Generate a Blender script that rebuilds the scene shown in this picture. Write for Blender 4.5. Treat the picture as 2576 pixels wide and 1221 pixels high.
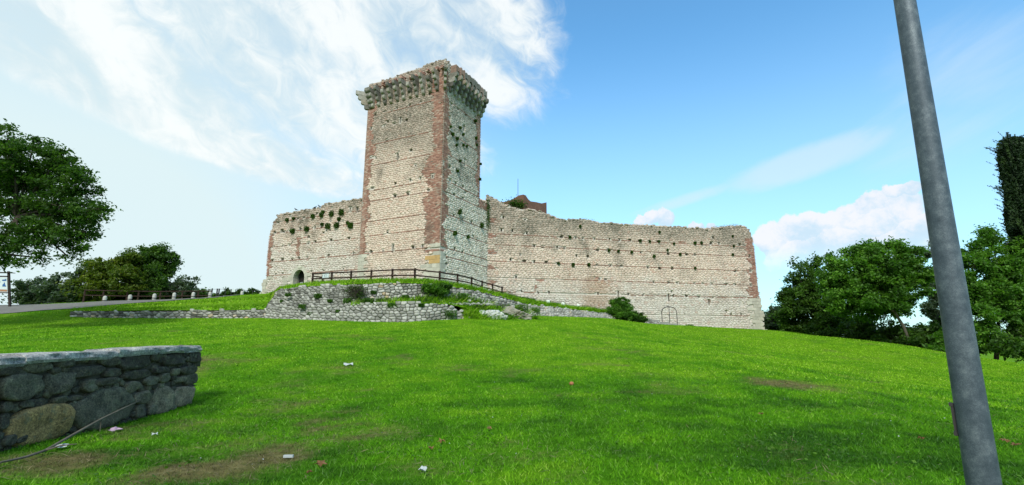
import bpy, math, random
import numpy as np
from mathutils import Vector
random.seed(7); rng = np.random.default_rng(7)
for o in list(bpy.data.objects): bpy.data.objects.remove(o)
scene = bpy.context.scene
COL = scene.collection

# ------------------------------------------------------------------ camera
EYE = 1.6
TH = math.radians(11.06); CT, ST = math.cos(TH), math.sin(TH)
FP = 1200.0                      # focal length in units of a 2576 x 1221 picture
cam_d = bpy.data.cameras.new('camera'); cam = bpy.data.objects.new('camera', cam_d); COL.objects.link(cam)
cam.location = (0, 0, EYE); cam.rotation_euler = (math.pi/2 + TH, 0, 0)
cam_d.sensor_width = 36; cam_d.lens = 36*FP/2576; cam_d.clip_start = .05; cam_d.clip_end = 9000
scene.camera = cam

def ray(px, py):                 # survey helper: sight line of a point measured in the photograph
    cx = (px-1288)/FP; cy = (610.5-py)/FP
    return (cx, CT - ST*cy, ST + CT*cy)
def P(px, py, Y):                # that sight line met at forward distance Y
    d = ray(px, py); t = Y/d[1]
    return (d[0]*t, Y, EYE + d[2]*t)
def azel(px, py):
    d = ray(px, py); n = math.sqrt(sum(c*c for c in d))
    return math.atan2(d[0], d[1]), math.asin(d[2]/n)

# ------------------------------------------------------------------ light
SUN_EL, SUN_AZ = math.radians(44), math.radians(-174)     # azimuth from +Y towards +X
scene.view_settings.view_transform = 'Standard'; scene.view_settings.look = 'None'
scene.view_settings.gamma = 1; scene.view_settings.use_curve_mapping = False
scene.view_settings.exposure = 0.6
sun_d = bpy.data.lights.new('sun', 'SUN'); sun = bpy.data.objects.new('sun', sun_d); COL.objects.link(sun)
sun_d.energy = 2.2; sun_d.angle = math.radians(12); sun_d.color = (1, .965, .91)
sdir = Vector((math.sin(SUN_AZ)*math.cos(SUN_EL), math.cos(SUN_AZ)*math.cos(SUN_EL), math.sin(SUN_EL)))
sun.rotation_euler = sdir.to_track_quat('Z', 'Y').to_euler(); sun.location = (0, 0, 60)

# ------------------------------------------------------------------ node helper
class NT:
    def __init__(s, tree): s.t = tree; s.n = tree.nodes; s.l = tree.links
    def node(s, typ, **kw):
        n = s.n.new(typ)
        for k, v in kw.items(): setattr(n, k, v)
        return n
    def put(s, sock, v):
        if isinstance(v, V): s.l.new(v.s, sock)
        elif isinstance(v, bpy.types.NodeSocket): s.l.new(v, sock)
        elif v is not None: sock.default_value = v
    def m(s, op, a, b=None, c=None):
        n = s.node('ShaderNodeMath', operation=op)
        s.put(n.inputs[0], a)
        if b is not None: s.put(n.inputs[1], b)
        if c is not None: s.put(n.inputs[2], c)
        return V(s, n.outputs[0])
    def mr(s, v, a, b, c=0., d=1., smooth=True):
        n = s.node('ShaderNodeMapRange', interpolation_type='SMOOTHSTEP' if smooth else 'LINEAR')
        for i, x in enumerate((v, a, b, c, d)): s.put(n.inputs[i], x)
        return V(s, n.outputs[0])
    def mix(s, f, a, b, blend='MIX'):
        n = s.node('ShaderNodeMix', data_type='RGBA', blend_type=blend)
        def col(x): return tuple(x)+(1,) if isinstance(x, (tuple, list)) and len(x) == 3 else x
        s.put(n.inputs[0], f); s.put(n.inputs[6], col(a)); s.put(n.inputs[7], col(b))
        return V(s, n.outputs[2])
    def noise(s, vec, scale, detail=4., rough=.5, dist=0., color=False):
        n = s.node('ShaderNodeTexNoise')
        s.put(n.inputs['Vector'], vec); n.inputs['Scale'].default_value = scale
        n.inputs['Detail'].default_value = detail; n.inputs['Roughness'].default_value = rough; n.inputs['Distortion'].default_value = dist
        return V(s, n.outputs['Color' if color else 'Fac'])
    def comb(s, x, y, z):
        n = s.node('ShaderNodeCombineXYZ')
        for i, q in enumerate((x, y, z)): s.put(n.inputs[i], q)
        return V(s, n.outputs[0])
    def ramp(s, f, stops):
        n = s.node('ShaderNodeValToRGB'); s.put(n.inputs[0], f)
        e = n.color_ramp.elements
        while len(e) < len(stops): e.new(.5)
        for i, (p, c) in enumerate(stops): e[i].position = p; e[i].color = tuple(c)+(1,)
        return V(s, n.outputs[0])
class V:
    def __init__(s, nt, sock): s.nt = nt; s.s = sock
    def __add__(s, o): return s.nt.m('ADD', s, o)
    def __radd__(s, o): return s.nt.m('ADD', o, s)
    def __sub__(s, o): return s.nt.m('SUBTRACT', s, o)
    def __rsub__(s, o): return s.nt.m('SUBTRACT', o, s)
    def __mul__(s, o): return s.nt.m('MULTIPLY', s, o)
    def __rmul__(s, o): return s.nt.m('MULTIPLY', o, s)
    def __truediv__(s, o): return s.nt.m('DIVIDE', s, o)
    def max(s, o): return s.nt.m('MAXIMUM', s, o)
    def min(s, o): return s.nt.m('MINIMUM', s, o)
    def pow(s, o): return s.nt.m('POWER', s, o)

# ------------------------------------------------------------------ sky with its clouds
def build_world():
    w = bpy.data.worlds.new('World'); scene.world = w; w.use_nodes = True
    t = w.node_tree; t.nodes.clear(); k = NT(t)
    sky = k.node('ShaderNodeTexSky', sky_type='NISHITA'); sky.sun_disc = False
    sky.sun_elevation = SUN_EL; sky.sun_rotation = SUN_AZ; sky.air_density = 1.0; sky.dust_density = .6; sky.ozone_density = 1.3
    tc = k.node('ShaderNodeTexCoord'); gen = V(k, tc.outputs['Generated'])
    sep = k.node('ShaderNodeSeparateXYZ'); k.put(sep.inputs[0], gen)
    x, y, z = (V(k, sep.outputs[i]) for i in range(3))
    az = k.m('ARCTAN2', x, y); el = k.m('ARCSINE', z)
    # colour of the clear air: brighter and paler towards the horizon and towards the left
    S = .1                                    # background strength; colours below are divided by it
    def c(r, g, b): return (r/S, g/S, b/S)
    base = k.mix(1.0, V(k, sky.outputs[0]), (.98, 1.70, 1.88), 'MULTIPLY')
    veil_el = k.mr(el, .62, 0., 0., 1.)
    left = k.mr(az, .10, -.75, 0., 1.)
    pale = (veil_el*.10 + left*.66 + veil_el*left*.5).min(.97)
    base = k.mix(veil_el*.55, base, c(.41, .565, .63)); base = k.mix(pale, base, c(.50, .60, .615))
    # cirrus sheet
    q = k.comb(az, el, 0.)
    wn = k.noise(q, 3.2, 3, .5)
    def ell(px, py, rx, ry, rot=0., soft=.35):
        a0, e0 = azel(px, py); ax, _ = azel(px+rx, py); _, ey = azel(px, py-ry)
        ra, re = abs(ax-a0), abs(ey-e0)
        co, si = math.cos(math.radians(rot)), math.sin(math.radians(rot))
        dx = az-a0; dy = el-e0
        u = (dx*co + dy*si)/ra; v = (dy*co - dx*si)/re
        return 1. - (u*u + v*v)
    m = ell(1090, 10, 330, 330, -20)
    m = m.max(ell(760, 150, 480, 230, -22)); m = m.max(ell(180, 60, 620, 170, -22))
    m = m.max(ell(500, 330, 560, 70, -12)*.9)
    m = m.max(k.mr(el + left*.2, .80, 1.25, -3., .8))           # the same sheet goes on overhead
    behind = k.mr(y, .1, -.5, 0., 1.)
    m = m.max(behind*(wn*3.0-1.2) + (behind-1.)*6.)
    co, si = math.cos(math.radians(-28)), math.sin(math.radians(-28))
    sa = az*co + el*si; sb = el*co - az*si
    warp = k.noise(q, 2.2, 2, .5)
    n1 = k.noise(k.comb(sa*1.7, sb*4.2 + warp*1.6, 0.), 1.6, 5, .55, .5)
    n2 = k.noise(k.comb(sa*5., sb*7., 3.), 3.2, 7, .66, .9)
    dens = k.mr(m*1.25 + (n1-.5)*1.7 + (n2-.5)*1.0, -.35, .75)
    dens2 = dens*k.mr(n1*.6+n2*.4, .30, .60, .45, 1.)
    ccol = k.mix(k.mr(n1*.68+n2*.32, .38, .62), c(.45, .545, .575), c(.65, .675, .67))
    col = k.mix(dens2*.93, base, ccol)
    # thin wisps on the right
    co, si = math.cos(math.radians(22)), math.sin(math.radians(22))
    sa = az*co + el*si; sb = el*co - az*si
    n3 = k.noise(k.comb(sa*1.6, sb*7., 9.), 2.6, 6, .6, .4)
    mw = ell(2420, 170, 330, 200, 10).max(ell(2330, 330, 300, 120, 15)*.8).max(behind*3.-2.3)
    col = k.mix(k.mr(mw*.5 + (n3-.5)*1.1, .0, .85)*.40, col, c(.50, .585, .63))
    # lens shaped cloud and its tail
    ml = ell(2020, 412, 270, 50, 11); ml = ml.max(ell(1720, 505, 170, 18, 12)*.6)
    col = k.mix(k.mr(ml + (n3-.5)*.9 + (n2-.5)*.4, -.05, .8)*.52, col, c(.50, .58, .64))
    # cumulus heads low on the right
    bx = k.noise(q, 17., 9, .68, .25); by = k.noise(k.comb(az, el, 5.), 17., 9, .68, .25)
    def puff(px, py, r):
        a0, e0 = azel(px, py); _, e1 = azel(px, py-r); rr = abs(e1-e0)
        dx = (az-a0+(bx-.5)*.045)/rr; dy = (el-e0+(by-.5)*.045)/rr
        return 1.-(dx*dx+dy*dy), dy
    pu = None; lit = None
    for (px, py, r) in [(1950,605,50),(1995,578,44),(2048,568,44),(2088,560,34),(2135,552,44),(2182,520,34),(2215,512,30),
                        (2252,486,28),(2285,480,25),(2265,525,52),(2205,560,62),(2300,570,46),(2105,605,76),(1985,640,60),(2250,620,80),
                        (1642,545,22),(1668,547,26),(1612,556,18),(1748,575,20),(1785,580,16)]:
        a, dy = puff(px, py, r)
        l = dy*.5 + a*.15
        if pu is None: pu, lit = a, l
        else:
            gt = k.m('GREATER_THAN', a, pu)
            lit = lit + (l-lit)*gt; pu = pu.max(a)
    mp = k.mr(pu + (bx-.5)*.8, -.05, .30)*k.mr(el, azel(2100, 720)[1], azel(2100, 600)[1], .0, 1.)
    shade = k.mr(lit*.55 + (bx-.5)*2.2 + (by-.5)*1.6, -.35, .45)
    col = k.mix(mp*.92, col, k.mix(shade, c(.42, .53, .62), c(.63, .625, .65)))
    bg = k.node('ShaderNodeBackground'); k.put(bg.inputs[0], col); bg.inputs[1].default_value = S
    out = k.node('ShaderNodeOutputWorld'); k.l.new(bg.outputs[0], out.inputs[0])
    w.cycles.sampling_method = 'MANUAL'; w.cycles.sample_map_resolution = 512
build_world()

# ------------------------------------------------------------------ object helpers
def tag(o, label=None, cat=None, group=None, kind=None):
    if label: o['label'] = label
    if cat: o['category'] = cat
    if group: o['group'] = group
    if kind: o['kind'] = kind
    return o
def empty(name, loc, label, cat, group=None):
    o = bpy.data.objects.new(name, None); COL.objects.link(o); o.location = loc; o.empty_display_size = .2
    return tag(o, label, cat, group)
def mesh_obj(name, verts, faces, mat, parent=None, loc=(0, 0, 0), smooth=False, attrs=None):
    me = bpy.data.meshes.new(name)
    verts = np.asarray(verts, dtype=np.float32).reshape(-1, 3) - np.asarray(loc, dtype=np.float32)
    if isinstance(faces, np.ndarray):
        nf, k = faces.shape
        me.vertices.add(len(verts)); me.vertices.foreach_set('co', verts.ravel())
        me.loops.add(nf*k); me.loops.foreach_set('vertex_index', faces.ravel().astype(np.int32))
        me.polygons.add(nf); me.polygons.foreach_set('loop_start', np.arange(0, nf*k, k, dtype=np.int32))
        me.update(calc_edges=True)
    else:
        me.from_pydata(verts.tolist(), [], faces)
    for nm, vals in (attrs or {}).items():
        a = me.attributes.new(nm, 'FLOAT', 'POINT'); a.data.foreach_set('value', np.asarray(vals, dtype=np.float32))
    if smooth: me.polygons.foreach_set('use_smooth', np.ones(len(me.polygons), dtype=bool))
    if mat: me.materials.append(mat)
    o = bpy.data.objects.new(name, me); COL.objects.link(o)
    if parent is not None:
        o.parent = parent
        pl = world_loc(parent)
        o.location = (loc[0]-pl[0], loc[1]-pl[1], loc[2]-pl[2])
    else: o.location = loc
    return o
def world_loc(o):                     # things here are never turned, only moved
    x = np.array(o.location)
    while o.parent: o = o.parent; x = x + np.array(o.location)
    return x
class MB:                             # collects shapes that become one mesh
    def __init__(s): s.v = []; s.f = []; s.t = []
    def add(s, v, f, tint=.5):
        n = len(s.v); s.v.extend(v); s.f.extend([tuple(i+n for i in q) for q in f]); s.t.extend([tint]*len(v))
    def box(s, c, sx, sy, sz, ax=(1,0,0), ay=(0,1,0), az=(0,0,1), tint=.5, jit=0.):
        v = []
        for k in (-1, 1):
            for j in (-1, 1):
                for i in (-1, 1):
                    v.append(tuple(c[q] + ax[q]*i*sx/2 + ay[q]*j*sy/2 + az[q]*k*sz/2 + random.uniform(-jit, jit) for q in range(3)))
        s.add(v, [(0,1,3,2),(4,6,7,5),(0,4,5,1),(2,3,7,6),(0,2,6,4),(1,5,7,3)], tint)
    def tube(s, pts, rad, n=8, tint=.5, cap=True):
        pts = [np.array(p, float) for p in pts]
        if not hasattr(rad, '__len__'): rad = [rad]*len(pts)
        v = []; f = []
        for i, p in enumerate(pts):
            d = pts[min(i+1, len(pts)-1)] - pts[max(i-1, 0)]; d = d/(np.linalg.norm(d)+1e-9)
            a = np.cross(d, (0, 0, 1.) if abs(d[2]) < .9 else (1., 0, 0)); a /= np.linalg.norm(a)+1e-9; b = np.cross(d, a)
            for j in range(n):
                th = 2*math.pi*j/n; v.append(tuple(p + rad[i]*(a*math.cos(th)+b*math.sin(th))))
        for i in range(len(pts)-1):
            for j in range(n):
                f.append((i*n+j, i*n+(j+1) % n, (i+1)*n+(j+1) % n, (i+1)*n+j))
        if cap: f.append(tuple(range(n-1, -1, -1))); f.append(tuple((len(pts)-1)*n+j for j in range(n)))
        s.add(v, f, tint)
    def build(s, name, mat, parent=None, loc=None, smooth=False, **kw):
        if loc is None: loc = world_loc(parent) if parent is not None else (0, 0, 0)
        o = mesh_obj(name, s.v, s.f, mat, parent, loc, smooth, {'tint': s.t})
        return tag(o, **kw)
def icosphere(sub=1):
    import bmesh
    bm = bmesh.new(); bmesh.ops.create_icosphere(bm, subdivisions=sub, radius=1)
    v = [tuple(x.co) for x in bm.verts]; f = [tuple(y.index for y in x.verts) for x in bm.faces]; bm.free(); return v, f
ICO = {1: icosphere(1), 2: icosphere(2), 3: icosphere(3), 4: icosphere(4)}
def lattice(seed):
    r = np.random.default_rng(seed).random((64, 64, 64)).astype(np.float32)
    def f(p):
        p = np.asarray(p, float); i = np.floor(p).astype(int); t = p-i; t = t*t*(3-2*t); o = 0
        for dx in (0, 1):
            for dy in (0, 1):
                for dz in (0, 1):
                    w = (t[..., 0] if dx else 1-t[..., 0])*(t[..., 1] if dy else 1-t[..., 1])*(t[..., 2] if dz else 1-t[..., 2])
                    o = o + w*r[(i[..., 0]+dx) % 64, (i[..., 1]+dy) % 64, (i[..., 2]+dz) % 64]
        return o
    return f
LN = lattice(3)
def fbm2(x, y, s, seed=0., oct=3):
    x = np.asarray(x, float); y = np.asarray(y, float); o = 0; a = .5; tot = 0
    for k in range(oct):
        o = o + a*LN(np.stack([x*s+seed+17.3*k, y*s+seed*1.7+5.1*k, np.full(x.shape, seed+k*3.7)], -1)); tot += a; a *= .5; s *= 2.1
    return o/tot
def rock(mb, c, rx, ry, rz, sub=2, rough=.35, tint=.5, seed=None, freq=1.6):
    v, f = ICO[sub]; a = np.array(v); sd = random.random()*40 if seed is None else seed
    n = LN(a*freq+sd)-.5; n2 = LN(a*freq*2.7+sd+9)-.5; n3 = LN(a*freq*6+sd+3)-.5
    a = a*(1+rough*(n*1.6+n2*.8+n3*.35))[:, None]*np.array([rx, ry, rz])+np.array(c)
    mb.add([tuple(q) for q in a], f, tint)

# ------------------------------------------------------------------ materials
def new_mat(name):
    m = bpy.data.materials.new(name); m.use_nodes = True; t = m.node_tree; t.nodes.clear(); k = NT(t)
    b = k.node('ShaderNodeBsdfPrincipled'); o = k.node('ShaderNodeOutputMaterial'); k.l.new(b.outputs[0], o.inputs[0])
    b.inputs['Roughness'].default_value = .85; b.inputs['Specular IOR Level'].default_value = .25
    return m, k, b
def attr(k, n): a = k.node('ShaderNodeAttribute'); a.attribute_name = n; return V(k, a.outputs['Fac'])
def pos(k): g = k.node('ShaderNodeNewGeometry'); return V(k, g.outputs['Position'])
def bump(k, b, h, strength=.5, dist=.02):
    n = k.node('ShaderNodeBump'); n.inputs['Strength'].default_value = strength; n.inputs['Distance'].default_value = dist
    k.put(n.inputs['Height'], h); k.l.new(n.outputs[0], b.inputs['Normal'])
def zof(k):
    s = k.node('ShaderNodeSeparateXYZ'); k.put(s.inputs[0], pos(k)); return V(k, s.outputs[2])
def stone_mat(name, stops, grime=(.10, .105, .085), grime_z=None, grime_amt=.5, spots=.3, ochre=None, warm=None):
    m, k, b = new_mat(name); p = pos(k)
    c = k.ramp(attr(k, 'tint'), stops)
    big = k.noise(p, .45, 4, .55); mid = k.noise(p, 3.5, 5, .6); fine = k.noise(p, 22, 4, .6)
    c = k.mix(1., c, k.ramp(mid, [(.2, (.78,)*3), (.8, (1.18,)*3)]), 'MULTIPLY')
    c = k.mix(k.mr(fine, .55, .75)*spots, c, grime)
    g = k.mr(big, .52, .75)*.35
    if grime_z: g = g + k.mr(zof(k) + (big-.5)*7., grime_z[0], grime_z[1])*k.mr(mid, .3, .62, .25, 1.)*grime_amt
    c = k.mix(g.min(.85), c, grime)
    if warm: c = k.mix(k.mr(zof(k)+(big-.5)*6., warm[1], warm[0])*.55, c, k.mix(1., c, (1.13, .93, .80), 'MULTIPLY'))
    if ochre:                                   # the rust coloured run of stain on the long wall
        d = k.node('ShaderNodeVectorMath', operation='DISTANCE'); k.put(d.inputs[0], p); d.inputs[1].default_value = ochre
        c = k.mix(k.mr(V(k, d.outputs['Value'])+(mid-.5)*3.4, 2.9, .9)*.75, c, k.mix(.42, (.34, .17, .075), c, 'MIX'))
    k.put(b.inputs['Base Color'], c); bump(k, b, mid*.6+fine*.5, .5, .03)
    return m
CREAM = [(0, (.52, .46, .40)), (.25, (.60, .53, .46)), (.5, (.64, .575, .505)), (.75, (.655, .61, .535)), (.92, (.62, .535, .46)), (1, (.55, .42, .35))]
# ------------------------------------------------------------------ planes of the castle walls (used by the ground too)
AL = math.radians(26.3)
UR = np.array([math.sin(AL), math.cos(AL), 0.]); UL = np.array([-math.cos(AL), math.sin(AL), 0.])
CRN = np.array([-.1530*41, 41., 0.])                       # front corner of the tower
TW, TD, TD2 = 9.42, 6.74, 8.4
AC = math.radians(75.6); UC = np.array([math.sin(AC), math.cos(AC), 0.])
AW = math.radians(65.5); UW = np.array([-math.sin(AW), math.cos(AW), 0.])
def nrm(U): n = np.array([U[1], -U[0], 0.]); return n if n[1] < 0 else -n
class Plane:
    def __init__(s, P0, U): s.P0 = np.array(P0, float); s.U = U; s.N = nrm(U)
    def pt(s, u, v, d=0.): q = s.P0 + s.U*u + s.N*d; return (q[0], q[1], v)
    def hit(s, px, py):
        r = np.array(ray(px, py)); t = np.dot(s.P0, s.N)/np.dot(r, s.N); q = r*t
        return float(np.dot(q-s.P0, s.U)), float(EYE+q[2])
    def w(s, px, py): u, v = s.hit(px, py); return s.pt(u, v)
LF = Plane(CRN, UL); RF = Plane(CRN, UR); RF.N = np.array([UR[1], -UR[0], 0.])
RC = Plane(CRN + UR*TD2, UC); LC = Plane(CRN + UL*TW + UR*1.2, UW)

# ------------------------------------------------------------------ lie of the land
CP = [(0,0,0),(-7,2,-.02),(7,2,-.05),(0,6,0),(-9,7,0),(9,6,-.1),(0,-8,-.1),(-14,-6,0),(14,-6,-.2),(-5,11,0.02),(-9,11,.05),(14,9,-.15),(-16,12,.2),
      (0,12,.12),(22,14,-.15),(-24,12,.3),(34,4,-.8),(-34,4,.1),(30,-10,-1),(-30,-10,0)]
for q in [(1288,900,19.5),(700,880,19),(200,870,20.5),(1900,905,21),(1288,845,26.5),(1700,862,30),(800,835,27),(300,830,27),(1288,815,32),
          (680,801,34.4),(760,804,33),(900,808,32),(1020,810,31.5),(1080,806,31.6),(1180,803,33),(1330,801,37),(1400,797,40.3),(1470,799,42),(1530,801,43.5),(1610,812,46),
          (175,797,36.6),(400,800,36),(550,801,35.5),(0,793,36.5),(-200,800,35),(100,790,36.6),(300,768,41),(400,760,44),(540,750,48.5),
          (0,769,41.5),(-200,775,40),(300,757.5,46.5),(540,748.5,51.5),(610,742,52),
          (1700,818,50.8),(1800,824,52.6),(1923,830.5,54.7),(2100,850.5,50),(2290,871,43),(2400,891,38),(2576,918,32),(2576,1000,18),(2200,950,22),(2800,960,28),
          (2300,905,33),(2100,880,38)]:
    CP.append(P(*q))
for q in [(1923,834,62),(2100,858,60),(2290,885,52),(2400,908,46),(2576,940,40),(0,771.5,44),(-200,780,42.5),(150,767,47),(300,760.5,49.3),(420,755.5,51.5),(540,751,54),(0,800,50),(-200,815,48),(150,795,54),(300,788,57),(420,782,59),(540,770,61),(620,764,62),(-300,790,48),(2750,960,38)]:
    CP.append(P(*q))
CP += [(-8,62,5.5),(12,66,2.5),(-22,66,3.2),(-32,75,.5),(0,85,3),(30,80,-1),(60,60,-4),(60,30,-3.5),(-50,60,-1.5),(-55,35,1.2)]
CP = np.array(CP, float)
def _tps():
    n = len(CP); X = CP[:, :2]
    d = np.linalg.norm(X[:, None]-X[None], axis=-1); K = np.where(d > 0, d*d*np.log(d+1e-9), 0.) + np.eye(n)*.6
    Pm = np.hstack([np.ones((n, 1)), X]); A = np.block([[K, Pm], [Pm.T, np.zeros((3, 3))]])
    return np.linalg.solve(A, np.concatenate([CP[:, 2], np.zeros(3)]))
TPS = _tps()
def H(x, y):
    x = np.asarray(x, float); y = np.asarray(y, float); sh = x.shape; x = x.ravel(); y = y.ravel()
    out = np.empty(len(x))
    for i in range(0, len(x), 20000):
        q = np.stack([x[i:i+20000], y[i:i+20000]], 1); q = np.clip(q, (-62, -12), (66, 88))
        d = np.linalg.norm(q[:, None]-CP[None, :, :2], axis=-1)
        out[i:i+20000] = (d*d*np.log(d+1e-9))@TPS[:len(CP)] + TPS[-3] + q@TPS[-2:]
    r = np.hypot(x-4, y-30); w = np.clip((r-58)/190, 0, 1); w = w*w*(3-2*w)
    hills = (fbm2(x, y, 1/700., 3., 4)-.42)*150*np.clip((r-900)/1800, 0, 1)
    near = (fbm2(x, y, .35, 1.)-.5)*.07*np.clip(np.hypot(x, y-2)/8, 0, 1)
    return ((out+near)*(1-w) + (-62+np.maximum(hills, -4))*w).reshape(sh)
def G(px, py):                      # where the sight line of a photo point meets the lawn
    r = ray(px, py); lo = 3.
    for Y in np.arange(3, 75, .25):
        t = Y/r[1]
        if EYE + r[2]*t <= float(H(r[0]*t, Y)): lo = Y; break
    a, b = lo-.25, lo
    for _ in range(12):
        mid = (a+b)/2; t = mid/r[1]
        if EYE + r[2]*t <= float(H(r[0]*t, mid)): b = mid
        else: a = mid
    t = b/r[1]; return (r[0]*t, b, float(H(r[0]*t, b)))
DRY = []
for (px, py, r, s) in [(630,1160,.55,1.),(570,1180,.5,.7),(665,1140,.4,.6),(1590,1010,.0,0),(480,1075,.9,.7),(700,1030,1.1,.35),(520,905,1.,.5),
                       (1985,968,.8,.55),(1960,965,.5,.4),(1290,1040,1.2,.3),(1750,960,1.3,.35),(1050,1190,.6,.4),(1640,935,1.6,.25),(2500,1000,1.2,.3),(250,1115,.6,.6),(120,1180,.7,.6),(400,1190,.6,.5),(300,1080,.6,.5),(860,1050,.9,.4)]:
    if r > 0: g = P(px, py, 1.); r_ = ray(px, py); q = G(px, py); DRY.append((q[0], q[1], r*max(1., q[1]/9), s))
def dryness(x, y):
    d = np.clip((fbm2(x, y, .5, 8., 4)-.5)*2.0, -.3, .6)*.9 + np.clip((fbm2(x, y, 2.6, 4., 2)-.55)*2, -.3, .5)*.5
    d = d + np.clip((12-y)/7, 0, 1)*np.clip((2.5-x)/5, 0, 1)*.42*(.3+1.2*fbm2(x, y, 1.3, 7., 3))     # worn turf by the near wall
    rag = .25+1.5*fbm2(x, y, 2.3, 2., 4)
    for (cx, cy, r, s) in DRY: d = d + s*np.exp(-(((x-cx)/r)**2 + ((y-cy)/(r*1.1))**2)*1.3)*rag
    return np.clip(d, 0, 1)
def lush_shade(x, y): return .5+(fbm2(x, y, .16, 6., 3)-.5)*.5 + (fbm2(x, y, .9, 2.2, 3)-.5)*.7 + np.clip((y-13)/14, -.6, 1)*.30   # yellower sward uphill; darker nearby, shade between blades painted in

def grass_mat(name, blades):
    m, k, b = new_mat(name); p = pos(k)
    n1 = attr(k, 'lush_shade'); fine = k.noise(p, 9, 5, .65); mid = k.noise(p, 1.3, 4, .55)
    c = k.ramp(k.mr(n1*.55+mid*.45, .3, .7, 0., 1., False), [(0, (.036, .125, .008)), (.45, (.086, .275, .007)), (1, (.175, .39, .012))])
    if blades:
        t = attr(k, 'tint'); c = k.mix(1., c, k.ramp(t, [(0, (.42, .5, .45)), (.5, (1, 1, 1)), (.85, (1.45, 1.2, 1.5)), (.93, (2.2, 1.35, 6.)), (1, (2.6, 1.5, 9.))]), 'MULTIPLY')
    else: c = k.mix(1., c, k.ramp(fine, [(.25, (.30, .32, .3)), (.7, (.85, .82, .8))]), 'MULTIPLY')
    dcol = k.ramp(k.noise(p, 5, 4, .6), [(.3, (.075, .055, .03)), (.55, (.15, .115, .055)), (.75, (.24, .20, .10))])
    c = k.mix(k.mr(attr(k, 'dry') + (fine-.5)*1.3, .25, 1.05)*.85, c, dcol)
    k.put(b.inputs['Base Color'], c); b.inputs['Roughness'].default_value = .7 if blades else .95
    b.inputs['Specular IOR Level'].default_value = .03
    if not blades: bump(k, b, fine*.7+k.noise(p, 34, 3, .6)*.5, .9, .05)
    return m
M_LAWN = grass_mat('lawn_turf', False); M_BLADE = grass_mat('grass_blades', True)

def build_ground():
    def axis(a, b, c, d, h0, far):        # fine between b and c, stretching out to the horizon
        mid = list(np.arange(b, c, h0)); l = []; x = b; h = h0
        while x > a: h *= 1.13; x -= h; l.append(x)
        r = []; x = c; h = h0
        while x < d: r.append(x); h *= 1.13; x += h
        return np.array(l[::-1]+mid+r)
    xs = axis(-7000, -32, 42, 7000, .42, 0); ys = axis(-5000, 1, 66, 8500, .42, 0)
    X, Y = np.meshgrid(xs, ys, indexing='ij'); Z = H(X, Y); nx, ny = X.shape
    i = np.arange(nx*ny).reshape(nx, ny)
    f = np.stack([i[:-1, :-1], i[1:, :-1], i[1:, 1:], i[:-1, 1:]], -1).reshape(-1, 4)
    v = np.stack([X, Y, Z], -1).reshape(-1, 3)
    o = mesh_obj('lawn_ground', v, f, M_LAWN, smooth=True, attrs={'dry': dryness(X.ravel(), Y.ravel()), 'lush_shade': lush_shade(X.ravel(), Y.ravel())})
    tag(o, kind='structure')
build_ground()

# raised ground: strips lofted between surveyed lines, standing over the lawn sheet
def loft(name, rows, mat, nu=60, nv=16, noise=.06, kind='structure', lift=0.):
    R = []
    for r in rows:
        r = np.array(r, float); s = np.linspace(0, len(r)-1, nu); a = np.floor(s).astype(int).clip(0, len(r)-2); t = (s-a)[:, None]; t = t*t*(3-2*t)*.4+t*.6
        R.append(r[a]*(1-t)+r[a+1]*t)
    R = np.array(R); s = np.linspace(0, len(rows)-1, nv); a = np.floor(s).astype(int).clip(0, len(rows)-2); t = (s-a)[:, None, None]
    S = R[a]*(1-t)+R[a+1]*t
    S[..., 2] += lift + (fbm2(S[..., 0], S[..., 1], .8, 5.)-.5)*noise*2*np.sin(np.linspace(0, math.pi, nv))[:, None]
    i = np.arange(nv*nu).reshape(nv, nu); f = np.stack([i[:-1, :-1], i[1:, :-1], i[1:, 1:], i[:-1, 1:]], -1).reshape(-1, 4)
    o = mesh_obj(name, S.reshape(-1, 3), f, mat, smooth=True, attrs={'dry': dryness(S[..., 0].ravel(), S[..., 1].ravel())*.7, 'lush_shade': lush_shade(S[..., 0].ravel(), S[..., 1].ravel())})
    tag(o, kind=kind); return S
BANK = loft('grass_bank', [[P(178,783.5,36.8), P(300,782.5,36.4), P(400,781.5,36.1), P(550,781.5,35.7), P(674,779,35.1), P(700,775,35.1)],
                           [P(178,779.5,38.6), P(300,769,41), P(400,762,44), P(540,751.5,48.2), P(680,738,50), P(735,722,50)]], M_LAWN, 60, 14, lift=.02)
Wt = [(676,766,35.3),(688,744,35.3),(700,729,35.2),(760,721.5,34.3),(830,718,33.7),(900,715.5,33.3),(960,713,33.1),(1020,712.5,33.1),(1080,715,33.5),(1130,721.5,34.2),(1180,728.5,35.2),(1230,740,36.8),(1290,756,38.5),(1330,767,40)]
W_TOP = [P(*q) for q in Wt]
def on(pl, px, py, d=-.3): u, v = pl.hit(px, py); return pl.pt(u, v, d)
F3 = W_TOP + [P(1400,774,41.5), P(1470,782,43), P(1530,789.5,44.5), P(1575,795,45.8), P(1620,802,47.2)]
MID = [P(690,738,42), P(694,734,42), P(705,725,42), P(788,713,41), P(850,709.5,39), P(900,707,38.3), P(950,705.5,37.6), P(1020,705.5,37.0), P(1070,708,37.1), P(1110,711,37.6), P(1158,717.5,39.3), P(1205,727,42), P(1265,742,45.5), P(1330,757,46), P(1400,767,46.3), P(1475,776,46.8), P(1535,785,47.3), P(1580,791,48), P(1622,800,48.6)]
BK = [on(LC,668,741), on(LC,690,735), on(LC,720,722), on(LC,790,711), on(LC,850,709), on(LF,905,707), on(LF,960,705), on(LF,1030,705), on(LF,1080,706), on(RF,1128,713), on(RF,1175,722), on(RF,1222,734), on(RC,1275,745), on(RC,1340,757), on(RC,1410,767), on(RC,1475,777), on(RC,1535,787), on(RC,1580,794), on(RC,1622,802)]
MOUND = loft('grass_mound', [F3, MID, BK], M_LAWN, 110, 24, .08)
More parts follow.
